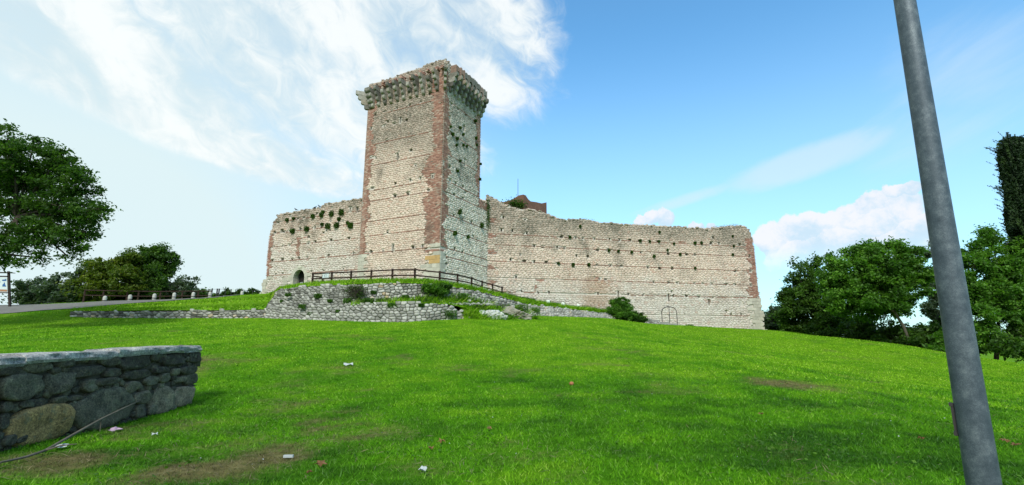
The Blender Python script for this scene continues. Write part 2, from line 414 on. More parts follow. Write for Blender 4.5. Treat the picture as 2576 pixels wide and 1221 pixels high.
LEDGE_B = [P(900,763,32.6), P(960,757,33.0), P(1020,755,33.05), P(1080,752,33.3), P(1130,750,33.9), P(1180,752,34.9), P(1230,762,36.4), P(1290,776,38.2), P(1330,787,39.6)]
LEDGE_F = [P(880,769,32.3), P(960,767,32.1), P(1020,765.5,31.9), P(1080,765,32.0), P(1130,766,32.4), P(1170,775,33), P(1210,795,33.6), P(1270,803,34.9), P(1345,801,37.2)]
LEDGE = loft('weedy_ledge', [LEDGE_F, LEDGE_B], M_LAWN, 60, 12, .14)

def build_path():
    lo = [P(-420,812,34.5), P(-200,800,35.6), P(0,792.5,36.8), (P(178,780,38.8)), P(300,768.5,41.3), P(400,760.5,44.3), P(540,750.5,48.8), P(605,744.5,51)]
    up = [P(-420,782,37.5), P(-200,775,39.6), P(0,769.5,41.5), P(178,763,44), P(300,757.5,46.8), P(400,753,49), P(540,748.3,51.8), P(605,743,53)]
    v = []; n = 90; m = 9
    for j in range(m):
        for i in range(n):
            s = i/(n-1)*(len(lo)-1); a = min(int(s), len(lo)-2); t = s-a; u = j/(m-1)
            a_, b_ = [np.array(q[a])*(1-t)+np.array(q[a+1])*t for q in (lo, up)]
            q = a_*(1-u)+b_*u; v.append(q)
    v = np.array(v); v[:, 2] = H(v[:, 0], v[:, 1])+.05
    i = np.arange(m*n).reshape(m, n); f = np.stack([i[:-1, :-1], i[1:, :-1], i[1:, 1:], i[:-1, 1:]], -1).reshape(-1, 4)
    mt, k, b = new_mat('asphalt'); p = pos(k)
    k.put(b.inputs['Base Color'], k.ramp(k.noise(p, 2, 6, .7)*.6+k.noise(p, 40, 3, .6)*.4, [(.3, (.10, .10, .088)), (.7, (.20, .195, .17))]))
    tag(mesh_obj('path', v, f, mt, smooth=True), kind='structure')
build_path()

# ------------------------------------------------------------------ grass blades
def blades(name, x, y, z, h, w, seed=0):
    n = len(x); r = np.random.default_rng(seed)
    a = r.random(n)*6.283; lean = (.3+r.random(n)*1.5)*h; b = r.random(n)*6.283
    dx, dy = np.cos(a)*w/2, np.sin(a)*w/2
    v = np.empty((n, 3, 3), np.float32)
    v[:, 0] = np.stack([x-dx, y-dy, z-.01], 1); v[:, 1] = np.stack([x+dx, y+dy, z-.01], 1)
    v[:, 2] = np.stack([x+np.cos(b)*lean, y+np.sin(b)*lean, z+h], 1)
    f = np.arange(n*3).reshape(n, 3); rep = lambda q: np.repeat(q, 3)
    t = r.random(n)
    o = mesh_obj(name, v.reshape(-1, 3), f, M_BLADE, attrs={'tint': rep(t), 'dry': rep(dryness(x, y)), 'lush_shade': rep(lush_shade(x, y))})
    return tag(o, kind='stuff')
def wall_side(x, y): return (x < -2.2) & False
X_ = []; Y_ = []; H_ = []; W_ = []
for (y0, y1, dens, h, w) in [(3.6,7.5,1900,.06,.009),(7.5,11,1300,.06,.011),(11,16,620,.06,.016),(16,23,330,.06,.022),(23,34,190,.06,.032),(34,52,95,.06,.05)]:
    hw = lambda y: y*1.14+2.0
    A = (y1-y0)*(hw(y0)+hw(y1)); n = int(A*dens)
    y = rng.random(n)*(y1-y0)+y0; x = (rng.random(n)*2-1)*hw(y)
    k = fbm2(x, y, 1.6, 3.3, 3); lu = fbm2(x, y, 5., 1.3, 2); d = dryness(x, y)
    keep = rng.random(n) < np.clip(.25+1.2*k, .2, 1)
    x, y, k, d, lu = x[keep], y[keep], k[keep], d[keep], lu[keep]
    X_.append(x); Y_.append(y); s = rng.random(len(x))
    H_.append(h*(.35+.8*s**1.5)*(.55+.9*lu)*(1-.35*d)); W_.append(np.full(len(x), w)*(.6+.8*rng.random(len(x))))
X_, Y_, H_, W_ = map(np.concatenate, (X_, Y_, H_, W_))
X_G, Y_G = X_, Y_
def fastgrid(f, x, y):
    gx = np.arange(-62, 62.1, .25); gy = np.arange(2, 52.1, .25); Gz = f(*np.meshgrid(gx, gy, indexing='ij'))
    a = (x+62)/.25; b = (y-2)/.25; i = a.astype(int).clip(0, len(gx)-2); j = b.astype(int).clip(0, len(gy)-2); s = a-i; t = b-j
    return Gz[i, j]*(1-s)*(1-t)+Gz[i+1, j]*s*(1-t)+Gz[i, j+1]*(1-s)*t+Gz[i+1, j+1]*s*t
blades('lawn_grass', X_, Y_, fastgrid(H, X_, Y_), H_, W_, 1)
def surf_blades(name, S, n, h, w, seed, lo=0., hi=1.):
    r = np.random.default_rng(seed); nv, nu = S.shape[:2]
    a = (lo+(hi-lo)*r.random(n))*(nv-1.001); b = r.random(n)*(nu-1.001); i = a.astype(int); j = b.astype(int); s = (a-i)[:, None]; t = (b-j)[:, None]
    q = S[i, j]*(1-s)*(1-t)+S[i+1, j]*s*(1-t)+S[i, j+1]*(1-s)*t+S[i+1, j+1]*s*t
    hh = h*(.4+1.0*r.random(n)**2)*(.4+1.2*fbm2(q[:, 0], q[:, 1], 1.4, 2.))
    return blades(name, q[:, 0], q[:, 1], q[:, 2], hh, w*(.6+.8*r.random(n)), seed)
surf_blades('bank_grass', BANK, 9000, .16, .05, 2)
surf_blades('mound_grass', MOUND, 26000, .20, .05, 3)
surf_blades('mound_edge_grass', MOUND, 4500, .26, .05, 6, 0., .06)
LFOOT = loft('weedy_foot', [[P(1158,797,32.9), P(1172,806,32.75), P(1190,810,32.9), P(1215,812,33.1), P(1270,811,34.3), P(1350,804,36.9)], [P(1158,782,33.3), P(1168,776,33.2), P(1180,782,33.3), P(1215,794,33.7), P(1270,802,35.), P(1350,800,37.4)]], M_LAWN, 40, 8, .1)
surf_blades('ledge_weeds', LEDGE, 4200, .30, .055, 4); surf_blades('foot_weeds', LFOOT, 2500, .3, .05, 8)
# ------------------------------------------------------------------ masonry: every stone is a cell with its own outline, depth and tint
def voronoi(sites, gap, an, R, own):
    """sites (u, v); own[i] False = only pushes its neighbours away.  Returns {i: outline}"""
    S = [(u, v*an) for u, v in sites]; cell = R; grid = {}
    for i, (x, y) in enumerate(S): grid.setdefault((int(x//cell), int(y//cell)), []).append(i)
    out = {}
    oct_ = [(math.cos(a)*R, math.sin(a)*R) for a in [math.pi/8*(2*k+1) for k in range(8)]]
    for i, (x, y) in enumerate(S):
        if not own[i]: continue
        near = []
        gx, gy = int(x//cell), int(y//cell)
        for a in range(gx-2, gx+3):
            for b in range(gy-2, gy+3):
                for j in grid.get((a, b), ()):
                    if j != i:
                        dx, dy = S[j][0]-x, S[j][1]-y; d2 = dx*dx+dy*dy
                        if d2 < 4*R*R: near.append((d2, dx, dy))
        near.sort(); poly = oct_
        for d2, dx, dy in near[:16]:
            d = math.sqrt(d2)
            if d < 1e-6: continue
            nx, ny = dx/d, dy/d; lim = d/2-gap/2
            q = []; n = len(poly)
            for k in range(n):
                p0 = poly[k]; p1 = poly[(k+1) % n]; a = p0[0]*nx+p0[1]*ny-lim; b = p1[0]*nx+p1[1]*ny-lim
                if a <= 0: q.append(p0)
                if (a < 0) != (b < 0) and a != b:
                    t = a/(a-b); q.append((p0[0]+(p1[0]-p0[0])*t, p0[1]+(p1[1]-p0[1])*t))
            poly = q
            if len(poly) < 3: break
        if len(poly) >= 3:
            # drop slivers
            r = [poly[0]]
            for p in poly[1:]:
                if abs(p[0]-r[-1][0])+abs(p[1]-r[-1][1]) > .025: r.append(p)
            if len(r) >= 3: out[i] = [(px+x, (py+y)/an) for px, py in r]
    return out
def stone_geo(poly, h, at, back=-.07, round_=.8, cut=.62):
    n = len(poly); cu = sum(p[0] for p in poly)/n; cv = sum(p[1] for p in poly)/n
    v = []; tu, tv = random.uniform(-.25, .25)*h, random.uniform(-.25, .25)*h
    for (s, d) in ((1., back), (.95, h*.55), (cut, h)):
        for (a, b) in poly:
            jt = 1+random.uniform(-.05, .05)
            v.append(at(cu+(a-cu)*s*jt, cv+(b-cv)*s*jt, d if d < 0 else d + random.uniform(-.18, .18)*h + tu*(a-cu)*3+tv*(b-cv)*4))
    f = [(k, (k+1) % n, n+(k+1) % n, n+k) for k in range(n)] + [(n+k, n+(k+1) % n, 2*n+(k+1) % n, 2*n+k) for k in range(n)] + [tuple(2*n+k for k in range(n))]
    return v, f, at(cu, cv, 0)
def area(p): return abs(sum(p[i][0]*p[(i+1) % len(p)][1]-p[(i+1) % len(p)][0]*p[i][1] for i in range(len(p))))/2
def emit_pieces(items, name, mat, thing, stuffname, limit=300, smooth=True):
    """items: (size, verts, faces, centre, tint); the ones that show largest become parts, the rest one mass"""
    items.sort(key=lambda q: -q[0]/max(1., (q[3][0]**2+q[3][1]**2)))
    for (_, v, f, c, t) in items[:limit]:
        mesh_obj(name, v, f, mat, thing, c, smooth, {'tint': [t]*len(v)})
    if items[limit:]:
        mb = MB()
        for (_, v, f, c, t) in items[limit:]: mb.add(v, f, t)
        mb.build(stuffname, mat, thing, smooth=smooth, kind='stuff')

class Wall:
    def __init__(s, thing, pl, u0, u1, vb, vt, courses, holes, kind, rowh=.2, sw=.34, gap=.022, proud=(.02, .06), quoin=None, flip=False, tintf=None, holecell=(.17, .16)):
        s.thing, s.pl, s.u0, s.u1, s.vb, s.vt = thing, pl, u0, u1, vb, vt
        s.courses, s.holes, s.kind = courses, holes, kind
        s.rowh, s.sw, s.gap, s.proud, s.tintf = rowh, sw, gap, proud, tintf
        s.cu, s.cv = holecell; s.stones = []; s.bricks = []; s.blocks = []
    def inhole(s, u, v, e=0.):
        for (hu, hv, hw, hh) in s.holes:
            if abs(u-hu) < hw/2+e and abs(v-hv) < hh/2+e: return True
        return False
    def core(s, mat, vmin, vmax):
        nu = int((s.u1-s.u0)/s.cu)+1; nv = int((vmax-vmin)/s.cv)+1; cu = (s.u1-s.u0)/nu
        verts = {}; V_ = []; F = []; T = []
        def vid(i, j, d=None):
            k = (i, j, d)
            if k not in verts:
                u = s.u0+i*cu; v = vmin+j*s.cv
                uu = u
                dd = (-.045+(LN(np.array([u*3., v*3., 7.]))-.5)*.05) if d is None else -d
                verts[k] = len(V_); V_.append(s.pl.pt(uu, v, float(dd))); T.append(.5)
            return verts[k]
        keep = {}
        for i in range(nu):
            for j in range(nv):
                u = s.u0+(i+.5)*cu; v = vmin+(j+.5)*s.cv
                if s.vb(u)-.6 < v < s.vt(u) and s.kind(u, v) is not None: keep[(i, j)] = not s.inhole(u, v, .015)
        for (i, j), solid in keep.items():
            if solid: F.append((vid(i, j), vid(i+1, j), vid(i+1, j+1), vid(i, j+1)))
            else:
                D = .5; F.append((vid(i, j, D), vid(i+1, j, D), vid(i+1, j+1, D), vid(i, j+1, D)))
                for (di, dj, a, b) in ((-1, 0, (i, j), (i, j+1)), (1, 0, (i+1, j), (i+1, j+1)), (0, -1, (i, j), (i+1, j)), (0, 1, (i, j+1), (i+1, j+1))):
                    if keep.get((i+di, j+dj), True): F.append((vid(*a), vid(*b), vid(*b, D), vid(*a, D)))
        tag(mesh_obj('mortar_face', V_, F, mat, s.thing, world_loc(s.thing), False, {'tint': T}))
    def fill(s, vmin, vmax):
        cs = sorted(c[0] for c in s.courses); ed = [vmin]+[c for c in cs if vmin < c < vmax]+[vmax]
        sites = []; own = []; lim = []
        for a, b in zip(ed[:-1], ed[1:]):
            n = max(1, round((b-a-.07)/s.rowh)); hh = (b-a-.07)/n
            for k in range(n):
                v = a+.035+(k+.5)*hh; u = s.u0-.2+random.random()*s.sw
                while u < s.u1+.2:
                    w = s.sw*random.choice((.4, .6, .8, 1., 1.25, 1.7))
                    uu = u+w/2; vv = v+random.uniform(-.2, .2)*hh; u += w
                    kd = s.kind(uu, vv) if (s.vb(uu)-.1 < vv < s.vt(uu)-.02) else None
                    if s.inhole(uu, vv, .09): continue
                    sites.append((uu, vv)); own.append(kd == 'stone'); lim.append((a+.04, b-.04))
        for (hu, hv, hw, hh) in s.holes:
            for q in range(max(1, round(hh/.22))):
                sites.append((hu, hv-hh/2+(q+.5)*hh/max(1, round(hh/.22)))); own.append(False); lim.append((0, 0))
        for i, poly in voronoi(sites, s.gap*1.3, 1.55, s.sw*1.1, own).items():
            lo, hi = lim[i]; poly = [(a, min(max(b, lo), hi)) for a, b in poly]
            if area(poly) < .004: continue
            h = random.uniform(*s.proud)
            v, f, c = stone_geo(poly, h, s.pl.pt)
            t = s.tintf(sites[i][0], sites[i][1]) if s.tintf else random.random()
            s.stones.append((area(poly), v, f, c, min(1, max(0, t))))
    def brick(s, u, v, w, h, d, lst=None, tint=None):
        c = s.pl.pt(u, v, d/2-.04)
        mb = MB(); mb.box(c, w, d+.08, h, s.pl.U, s.pl.N, (0, 0, 1), jit=.004)
        (s.bricks if lst is None else lst).append((w*h, mb.v, mb.f, c, random.random() if tint is None else tint))
    def brickwork(s, vmin, vmax, ph=.085, pw=.27):
        k = 0; v = vmin
        while v < vmax:
            u = s.u0-(.5*pw if k % 2 else 0)
            while u < s.u1:
                uu = u+pw/2
                if s.u0+.02 < uu < s.u1 and s.vb(uu) < v < s.vt(uu) and s.kind(uu, v) == 'brick' and not s.inhole(uu, v, .1) and random.random() > .012:
                    u_a, u_b = max(u, s.u0), min(u+pw, s.u1)
                    s.brick((u_a+u_b)/2, v, (u_b-u_a)-.018, ph-.022, random.uniform(.004, .022))
                u += pw
            v += ph; k += 1
        for c in s.courses:
            vc, a, b = c[:3]; u = a
            while u < b:
                w = random.uniform(.22, .32)
                if s.kind(u+w/2, vc) == 'stone' and not s.inhole(u+w/2, vc, .03) and random.random() > .10 and s.vb(u) < vc < s.vt(u):
                    s.brick(u+w/2, vc+random.uniform(-.008, .008), w-.02, .055, random.uniform(.035, .06))
                u += w
    def blocks_fill(s, vmin, vmax, ph=.36, pw=.62):
        k = 0; v = vmin+ph/2
        while v < vmax:
            u = s.u0-(.5*pw if k % 2 else 0)
            while u < s.u1:
                w = pw*random.uniform(.8, 1.2); u_a, u_b = max(u, s.u0), min(u+w, s.u1); uu = (u_a+u_b)/2
                if u_b-u_a > .08 and s.vb(uu)-.3 < v < s.vt(uu):
                    kd = s.kind(uu, v)
                    if kd in ('block', 'ochre'): s.brick(uu, v, u_b-u_a-.014, ph-.014, random.uniform(.03, .05), s.blocks, .95 if kd == 'ochre' else random.uniform(0, .8))
                u += w
            v += ph; k += 1
    def emit(s, ms, mb_, mk):
        emit_pieces(s.stones, 'stone', ms, s.thing, 'rubble_stones')
        emit_pieces(s.bricks, 'brick', mb_, s.thing, 'brickwork', smooth=False)
        if s.blocks: emit_pieces(s.blocks, 'quoin_block', mk, s.thing, 'quoin_blocks', smooth=False)

def toothed(pl, pts, seed, amp=.16, per=.26):
    q = sorted((pl.hit(px, py)[1], pl.hit(px, py)[0]) for px, py in pts)
    vs = [a for a, _ in q]; us = [b for _, b in q]; r = random.Random(seed); off = [r.uniform(-amp, amp) for _ in range(400)]
    return lambda v: float(np.interp(v, vs, us)) + off[int(v/per) % 400]
def vline(pl, pts, noise=0., seed=0):
    q = sorted((pl.hit(px, py)) for px, py in pts); us = [a for a, _ in q]; vs = [b for _, b in q]
    return lambda u: float(np.interp(u, us, vs)) + (float(fbm2(u, seed*3.3, 1.1, seed, 3))-.5)*2*noise
def holes_px(pl, L, ox, oy, sc):
    o = []
    for h in L:
        px, py = ox+sc*h[0], oy+sc*h[1]; w, hh = (h[2], h[3]) if len(h) > 2 else (11, 13)
        u, v = pl.hit(px, py); u2, _ = pl.hit(px+sc*w, py); _, v2 = pl.hit(px, py-sc*hh)
        o.append((u, v, max(.15, abs(u2-u)*1.15), max(.2, abs(v2-v)*1.15)))
    return o
C1 = (849., 113.2, .3193); C2 = (849., 471.7, .2833); C3 = (629., 471.7, .2576); C4 = (1258., 427.7, .345)
def cpx(C, x, y): return (C[0]+C[2]*x, C[1]+C[2]*y)

MS_T = stone_mat('tower_stone', CREAM, grime_amt=.7, grime_z=(15.5, 21.5), warm=(9, 5), spots=.24)
MS_R = stone_mat('tower_side_stone', [(0, (.53, .46, .37)), (.3, (.66, .595, .49)), (.6, (.75, .695, .59)), (1, (.78, .73, .63))], grime=(.10, .098, .075), grime_amt=.55, grime_z=(9, 19), spots=.4)  # lighter, warmer colour stands in for light this face lacks
MS_RC = stone_mat('long_wall_stone', CREAM, grime=(.12, .125, .10), grime_amt=.75, grime_z=(9.5, 14), spots=.35, warm=(9, 5),
                  ochre=RC.w(1500, 742))
MS_LC = stone_mat('gate_wall_stone', CREAM, grime=(.11, .115, .09), grime_amt=.75, grime_z=(11.5, 16), spots=.3, warm=(14, 8))
def simple_tint_mat(name, stops, sc=6., amp=(.75, 1.2), grime=None, rough=.85, bmp=.4, bd=.01):
    m, k, b = new_mat(name); p = pos(k); n = k.noise(p, sc, 5, .6)
    c = k.mix(1., k.ramp(attr(k, 'tint'), stops), k.ramp(n, [(.25, (amp[0],)*3), (.75, (amp[1],)*3)]), 'MULTIPLY')
    if grime: c = k.mix(k.mr(k.noise(p, .6, 5, .65), .48, .72)*grime[1], c, grime[0])
    k.put(b.inputs['Base Color'], c); b.inputs['Roughness'].default_value = rough; bump(k, b, n, bmp, bd); return m
M_BRICK = simple_tint_mat('old_brick', [(0, (.27, .15, .115)), (.35, (.39, .205, .15)), (.7, (.46, .26, .195)), (.9, (.52, .36, .28)), (1, (.56, .48, .38))], 7, (.7, 1.25), ((.16, .14, .11), .55))
M_BLOCK = simple_tint_mat('ashlar', [(0, (.44, .42, .345)), (.8, (.60, .57, .47)), (.9, (.50, .34, .15)), (1, (.52, .33, .13))], 3, (.8, 1.12), ((.26, .25, .20), .35))
M_MORTAR = simple_tint_mat('lime_mortar', [(0, (.57, .53, .46)), (1, (.57, .53, .46))], 4, (.78, 1.12), ((.22, .21, .17), .4), .95, .8, .03)
M_CORE = simple_tint_mat('wall_rubble_core', [(0, (.36, .34, .28)), (1, (.36, .34, .28))], 3, (.6, 1.15), ((.12, .12, .09), .5), .95, .8, .04)

def core_block(thing, pl, u0, u1, vt, zb, depth, n=60, d0=-.48):
    """solid behind a wall face, with a rough ragged top"""
    us = np.linspace(u0, u1, n); V_ = []; F = []
    ds = [-.03, d0, -(abs(d0)+depth*.5), -(abs(d0)+depth)]
    for i, u in enumerate(us):
        t = vt(u)-.07
        for j, d in enumerate(ds): V_.append(pl.pt(u, t+(random.uniform(-.1, .06) if j else 0), d))
        V_.append(pl.pt(u, zb, ds[3])); V_.append(pl.pt(u, zb, d0-.04)); V_.append(pl.pt(u, t-.35, d0-.04))
    for i in range(n-1):
        a, b = i*7, (i+1)*7
        for j in (0, 1, 2, 3): F.append((a+j, b+j, b+j+1, a+j+1))
        F.append((a+5, b+5, b+6, a+6))
    for a in (0, (n-1)*7): F.append((a+1, a+2, a+3, a+4, a+5, a+6)); F.append((a, a+1, a+6))
    tag(mesh_obj('wall_core', V_, F, M_CORE, thing, world_loc(thing)))

def cap_stones(thing, pl, u0, u1, vt, mat, depth=1.2, step=.26, size=(.11, .24), tint=(.0, .8), name='coping_stone'):
    items = []; u = u0
    while u < u1:
        for row in (0, 1, 2):
            if random.random() < .3 and row: continue
            r = random.uniform(*size); d = -.12-row*depth/2.6+random.uniform(-.12, .10); mb = MB(); uu = u+random.uniform(-.1, .1)
            c = pl.pt(uu, vt(uu)+random.uniform(-.12, .07), d)
            rock(mb, c, r*1.25, r*1.1, r*.75, 1, .4, random.uniform(*tint)); items.append((r*r, mb.v, mb.f, c, mb.t[0]))
        u += step*random.uniform(.7, 1.4)
    emit_pieces(items, name, mat, thing, 'loose_top_stones', 150, False)

# ---- the tower
tower = empty('castle_tower', tuple(CRN)[:2]+(5.2,), 'tall square pale stone tower with red brick corners and stone corbels round its top', 'tower')
vtL = vline(LF, [(925,215),(960,204),(1000,190),(1040,176),(1075,163),(1112,151)], .09, 2)
vtR = vline(RF, [(1112,150),(1125,159),(1150,178),(1180,200),(1211,228)], .09, 4)
zc_top = vtL(1.)
bL = toothed(LF, [(1087,240),(1090,273),(1092,305),(1087,336),(1094,368),(1084,385),(1072,410),(1061,432),(1069,450),(1079,465),(1084,480),(1075,490),(1064,508),(1064,525),(1075,537),(1068,545),(1076,557),(1067,568),(1068,585),(1070,599),(1067,610)], 1)
bL2 = toothed(LF, [(948,273),(942,292),(937,320),(941,337),(938,362),(948,378),(940,394),(935,413),(933,440),(929,458),(922,470),(935,484),(925,492),(935,508),(924,528),(933,545),(922,565),(918,590),(924,619),(919,642)], 2)
bR = toothed(RF, [(1127,235),(1130,257),(1133,292),(1133,318),(1127,337),(1124,356),(1135,388),(1124,400),(1136,433),(1124,448),(1124,464),(1121,490),(1131,500),(1118,512),(1127,520),(1128,537),(1121,553),(1113,566),(1121,580),(1117,595),(1124,612)], 3)
bR2 = toothed(RF, [(1198,266),(1198,292),(1198,337),(1195,370),(1201,400),(1195,448),(1203,490)], 4)
z_q = LF.hit(1104, 612)[1]; z_ql = LF.hit(905, 642)[1]
vO1, vO2 = LF.hit(1100, 661)[1], LF.hit(1100, 645)[1]
vB1, vB2 = LF.hit(1104, 634)[1], LF.hit(1104, 625)[1]
UTOP = 12.2
def kindL(u, v):
    if u < 0 or u > TW: return None
    if v > z_top_cor+.1: return 'stone'
    if u < bL(v) and v > z_q: return 'brick'
    if v <= z_q and u < 1.0+.45*(int(v/.36) % 2)+.4*(v < vO1):
        if vB1 < v < vB2: return 'brick'
        if vO1-.05 < v < vO2: return 'ochre' if u < 1.45 else 'stone'
        return 'block'
    if vB1 < v < vB2 and u < 1.7: return 'brick'
    if u > bL2(v) and v > z_ql: return 'brick'
    if v <= z_ql and u > TW-(.75+.35*(int(v/.36) % 2)): return 'block'
    if v > z_top_cor+.1: return 'stone'
    return 'stone'
z_cor = LF.hit(1114, 226)[1]; z_top_cor = LF.hit(1090, 186)[1]
def kindR(u, v):
    lim = TD if v > RF.hit(1210, 505)[1] else TD2
    if u < 0 or u > lim: return None
    if v > z_top_cor+.1: return 'stone'
    if u < bR(v) and v > z_q-.25: return 'brick'
    if v <= z_q and u < .55+.4*(int(v/.36) % 2): return 'brick' if vB1 < v < vB2 else 'block'
    if u > bR2(v) and v > RF.hit(1207, 520)[1]: return 'brick'
    return 'stone'
hL = holes_px(LF, [(295,545),(368,525),(465,500),(568,475,14,14),(655,450),(728,383),(375,460),(265,660),(366,637,14,14),(445,620),(545,592,15,20),(495,594,9,42),(395,603,22,9),
     (385,750),(575,833,16,20),(475,875,10,52),(300,890),(258,888),(455,1090),(572,1067,15,16),(652,1053,15,16),(747,1033,17,20),(275,1125,16,12),(615,950,8,10),(450,1190,13,16),(555,1168,16,18),(713,1145)], *C1)
hL += holes_px(LF, [(508,77,13,20),(625,52,18,22),(803,25),(442,400,18,20),(297,572,18,22),(405,562,13,14),(492,535,11,62),(665,532,14,20),(753,520,16,22)], *C2)
hR = holes_px(RF, [(900,467),(953,510,10,18),(1010,556),(885,580),(1080,615,12,18),(1000,655,7,42),(990,710),(835,925,10,16),(885,960),(940,992,11,20),(1005,925,8,50),(833,1038,12,20),(888,1065),(933,1092),(990,1118),(1095,965),(900,705,12,18),(960,655,12,14)], *C1)
hR += holes_px(RF, [(1038,65,12,18),(1110,97,12,18),(1135,47),(1033,250),(1110,278,13,22),(1190,305,10,20),(1205,432,10,16),(1040,548,14,22),(900,410,9,14),(1112,570,10,18),(965,684,14,12)], *C2)
cz = lambda pl, C, x, y: pl.hit(*cpx(C, x, y))[1]
crsL = [(cz(LF, C1, 640, 470), .6, TW), (cz(LF, C1, 600, 715), .6, TW), (cz(LF, C1, 560, 895), .6, TW), (cz(LF, C1, 560, 1100), .6, TW), (cz(LF, C1, 560, 1185), .6, TW),
        (cz(LF, C2, 540, 270), .6, TW), (cz(LF, C2, 600, 395), .6, TW), (cz(LF, C2, 560, 560), .6, TW)]
crsR = [(v, a, TD2) for v, a, b in crsL] + [(cz(RF, C2, 1100, 650), .6, TD2)]
vbot = lambda u: 4.2
for pl, U1, vt, crs, hol, kd, ms, prd in ((LF, TW, vtL, crsL, hL, kindL, MS_T, (.010, .036)), (RF, TD2, vtR, crsR, hR, kindR, MS_R, (.02, .06))):
    w = Wall(tower, pl, 0., U1, vbot, vt, crs, hol, kd, .19, .33, .016, prd)
    vm = max(vt(x) for x in np.linspace(0, U1, 20))
    w.core(M_MORTAR, 4.0, vm); w.fill(4.2, vm); w.brickwork(4.2, vm); w.blocks_fill(4.2, z_q+.05)
    w.emit(ms, M_BRICK, M_BLOCK)
# body behind the faces
mb = MB()
cx = CRN+UL*TW/2+UR*TD/2
mb.box((cx[0], cx[1], 12.), TW-1.0, TD-1.0, 15.4+1.6, UL, UR)
for (a, b, c, d) in ((TW-.5, .0, 1., 0.), (0., TD-.5, 0., 1.)): pass
def slab(P0, A, la, B, lb, z0, z1): # upright slab spanned by two plan directions
    c = P0+A*la/2+B*lb/2; mb.box((c[0], c[1], (z0+z1)/2), la, lb, z1-z0, A, B)
slab(CRN+UL*(TW-.5), UL, .495, UR*1., TD, 4, zc_top-.25); slab(CRN+UR*(TD-.5)+UL*.05, UR, .495, UL, TW-.56, 4, zc_top-.25)
slab(CRN+UR*TD+UL*.05, UR, 1.2, UL, 2.0, 4, RF.hit(1210, 500)[1]-.15)
mb.build('wall_core', M_CORE, tower)
core_block(tower, LF, 0.05, TW, vtL, 10., .3, 40); core_block(tower, RF, .05, TD, vtR, 10., .3, 30)
cap_stones(tower, LF, .1, TW, vtL, MS_T, .5, .3, (.08, .17)); cap_stones(tower, RF, .1, TD, vtR, MS_R, .5, .3, (.08, .17))
cap_stones(tower, Plane(CRN+UR*TD, UL), 0, TW, lambda u: vtR(TD)-.1, MS_T, .5, .3, (.08, .16)); cap_stones(tower, RF, TD, TD2, lambda u: RF.hit(1210, 500)[1]-.1, MS_T, .5, .25, (.1, .2))

# ---- corbels: four stepped blocks each, all round the head of the tower
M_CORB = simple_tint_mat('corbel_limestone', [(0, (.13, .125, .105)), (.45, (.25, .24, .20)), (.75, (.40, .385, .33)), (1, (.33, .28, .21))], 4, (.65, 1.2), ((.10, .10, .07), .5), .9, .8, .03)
def corbel(pl, u, side=None, steps=4, ruined=0., wd=.30, zoff=0.):
    N, U = pl.N, pl.U
    if side is not None: N = N+side; N = N  # the corner ones stand out on the diagonal
    L = np.linalg.norm(N); Nn = N/L; Uu = np.array([-Nn[1], Nn[0], 0.])
    hh = (z_top_cor-z_cor)/4*.98; par = None
    for k in range(steps):
        pr = (.26+.23*k)*L*random.uniform(.93, 1.05); m = MB(); z0 = z_cor+zoff+k*hh
        prof = [(-.3, 0), (pr-.17, 0), (pr-.05, .07), (pr, .17), (pr, hh-.02), (-.3, hh-.02)]
        w = wd*random.uniform(.9, 1.08); v = []
        for s in (-1, 1):
            for (d, z) in prof:
                q = pl.P0+pl.U*u+Nn*d+Uu*s*w/2; v.append((q[0]+random.uniform(-.015, .015), q[1]+random.uniform(-.015, .015), z0+z+random.uniform(-.012, .012)))
        n = len(prof); m.add(v, [tuple(range(n)), tuple(range(2*n-1, n-1, -1))]+[(i, (i+1) % n, n+(i+1) % n, n+i) for i in range(n)], random.random())
        if par is None:
            q = pl.pt(u, z0, 0); par = m.build('corbel', M_CORB, tower, q)
        else: m.build('corbel_block', M_CORB, par, world_loc(par))
    return par
n1 = 12
for i in range(1, n1): corbel(LF, i*TW/n1, steps=4 if i not in (2, 5, 9) else 3, zoff=random.uniform(-.03, .03))
corbel(LF, TW-.02, UL); corbel(LF, TW-.45)
n2 = 9
for i in range(1, n2): corbel(RF, i*TD/n2, zoff=random.uniform(-.03, .03))
corbel(RF, TD-.17); corbel(LF, 0.02, -UL*.75, wd=.26)
LS = Plane(CRN+UL*TW, UR); LS.N = UL.copy()
for i in range(1, n2): corbel(LS, i*TD/n2)
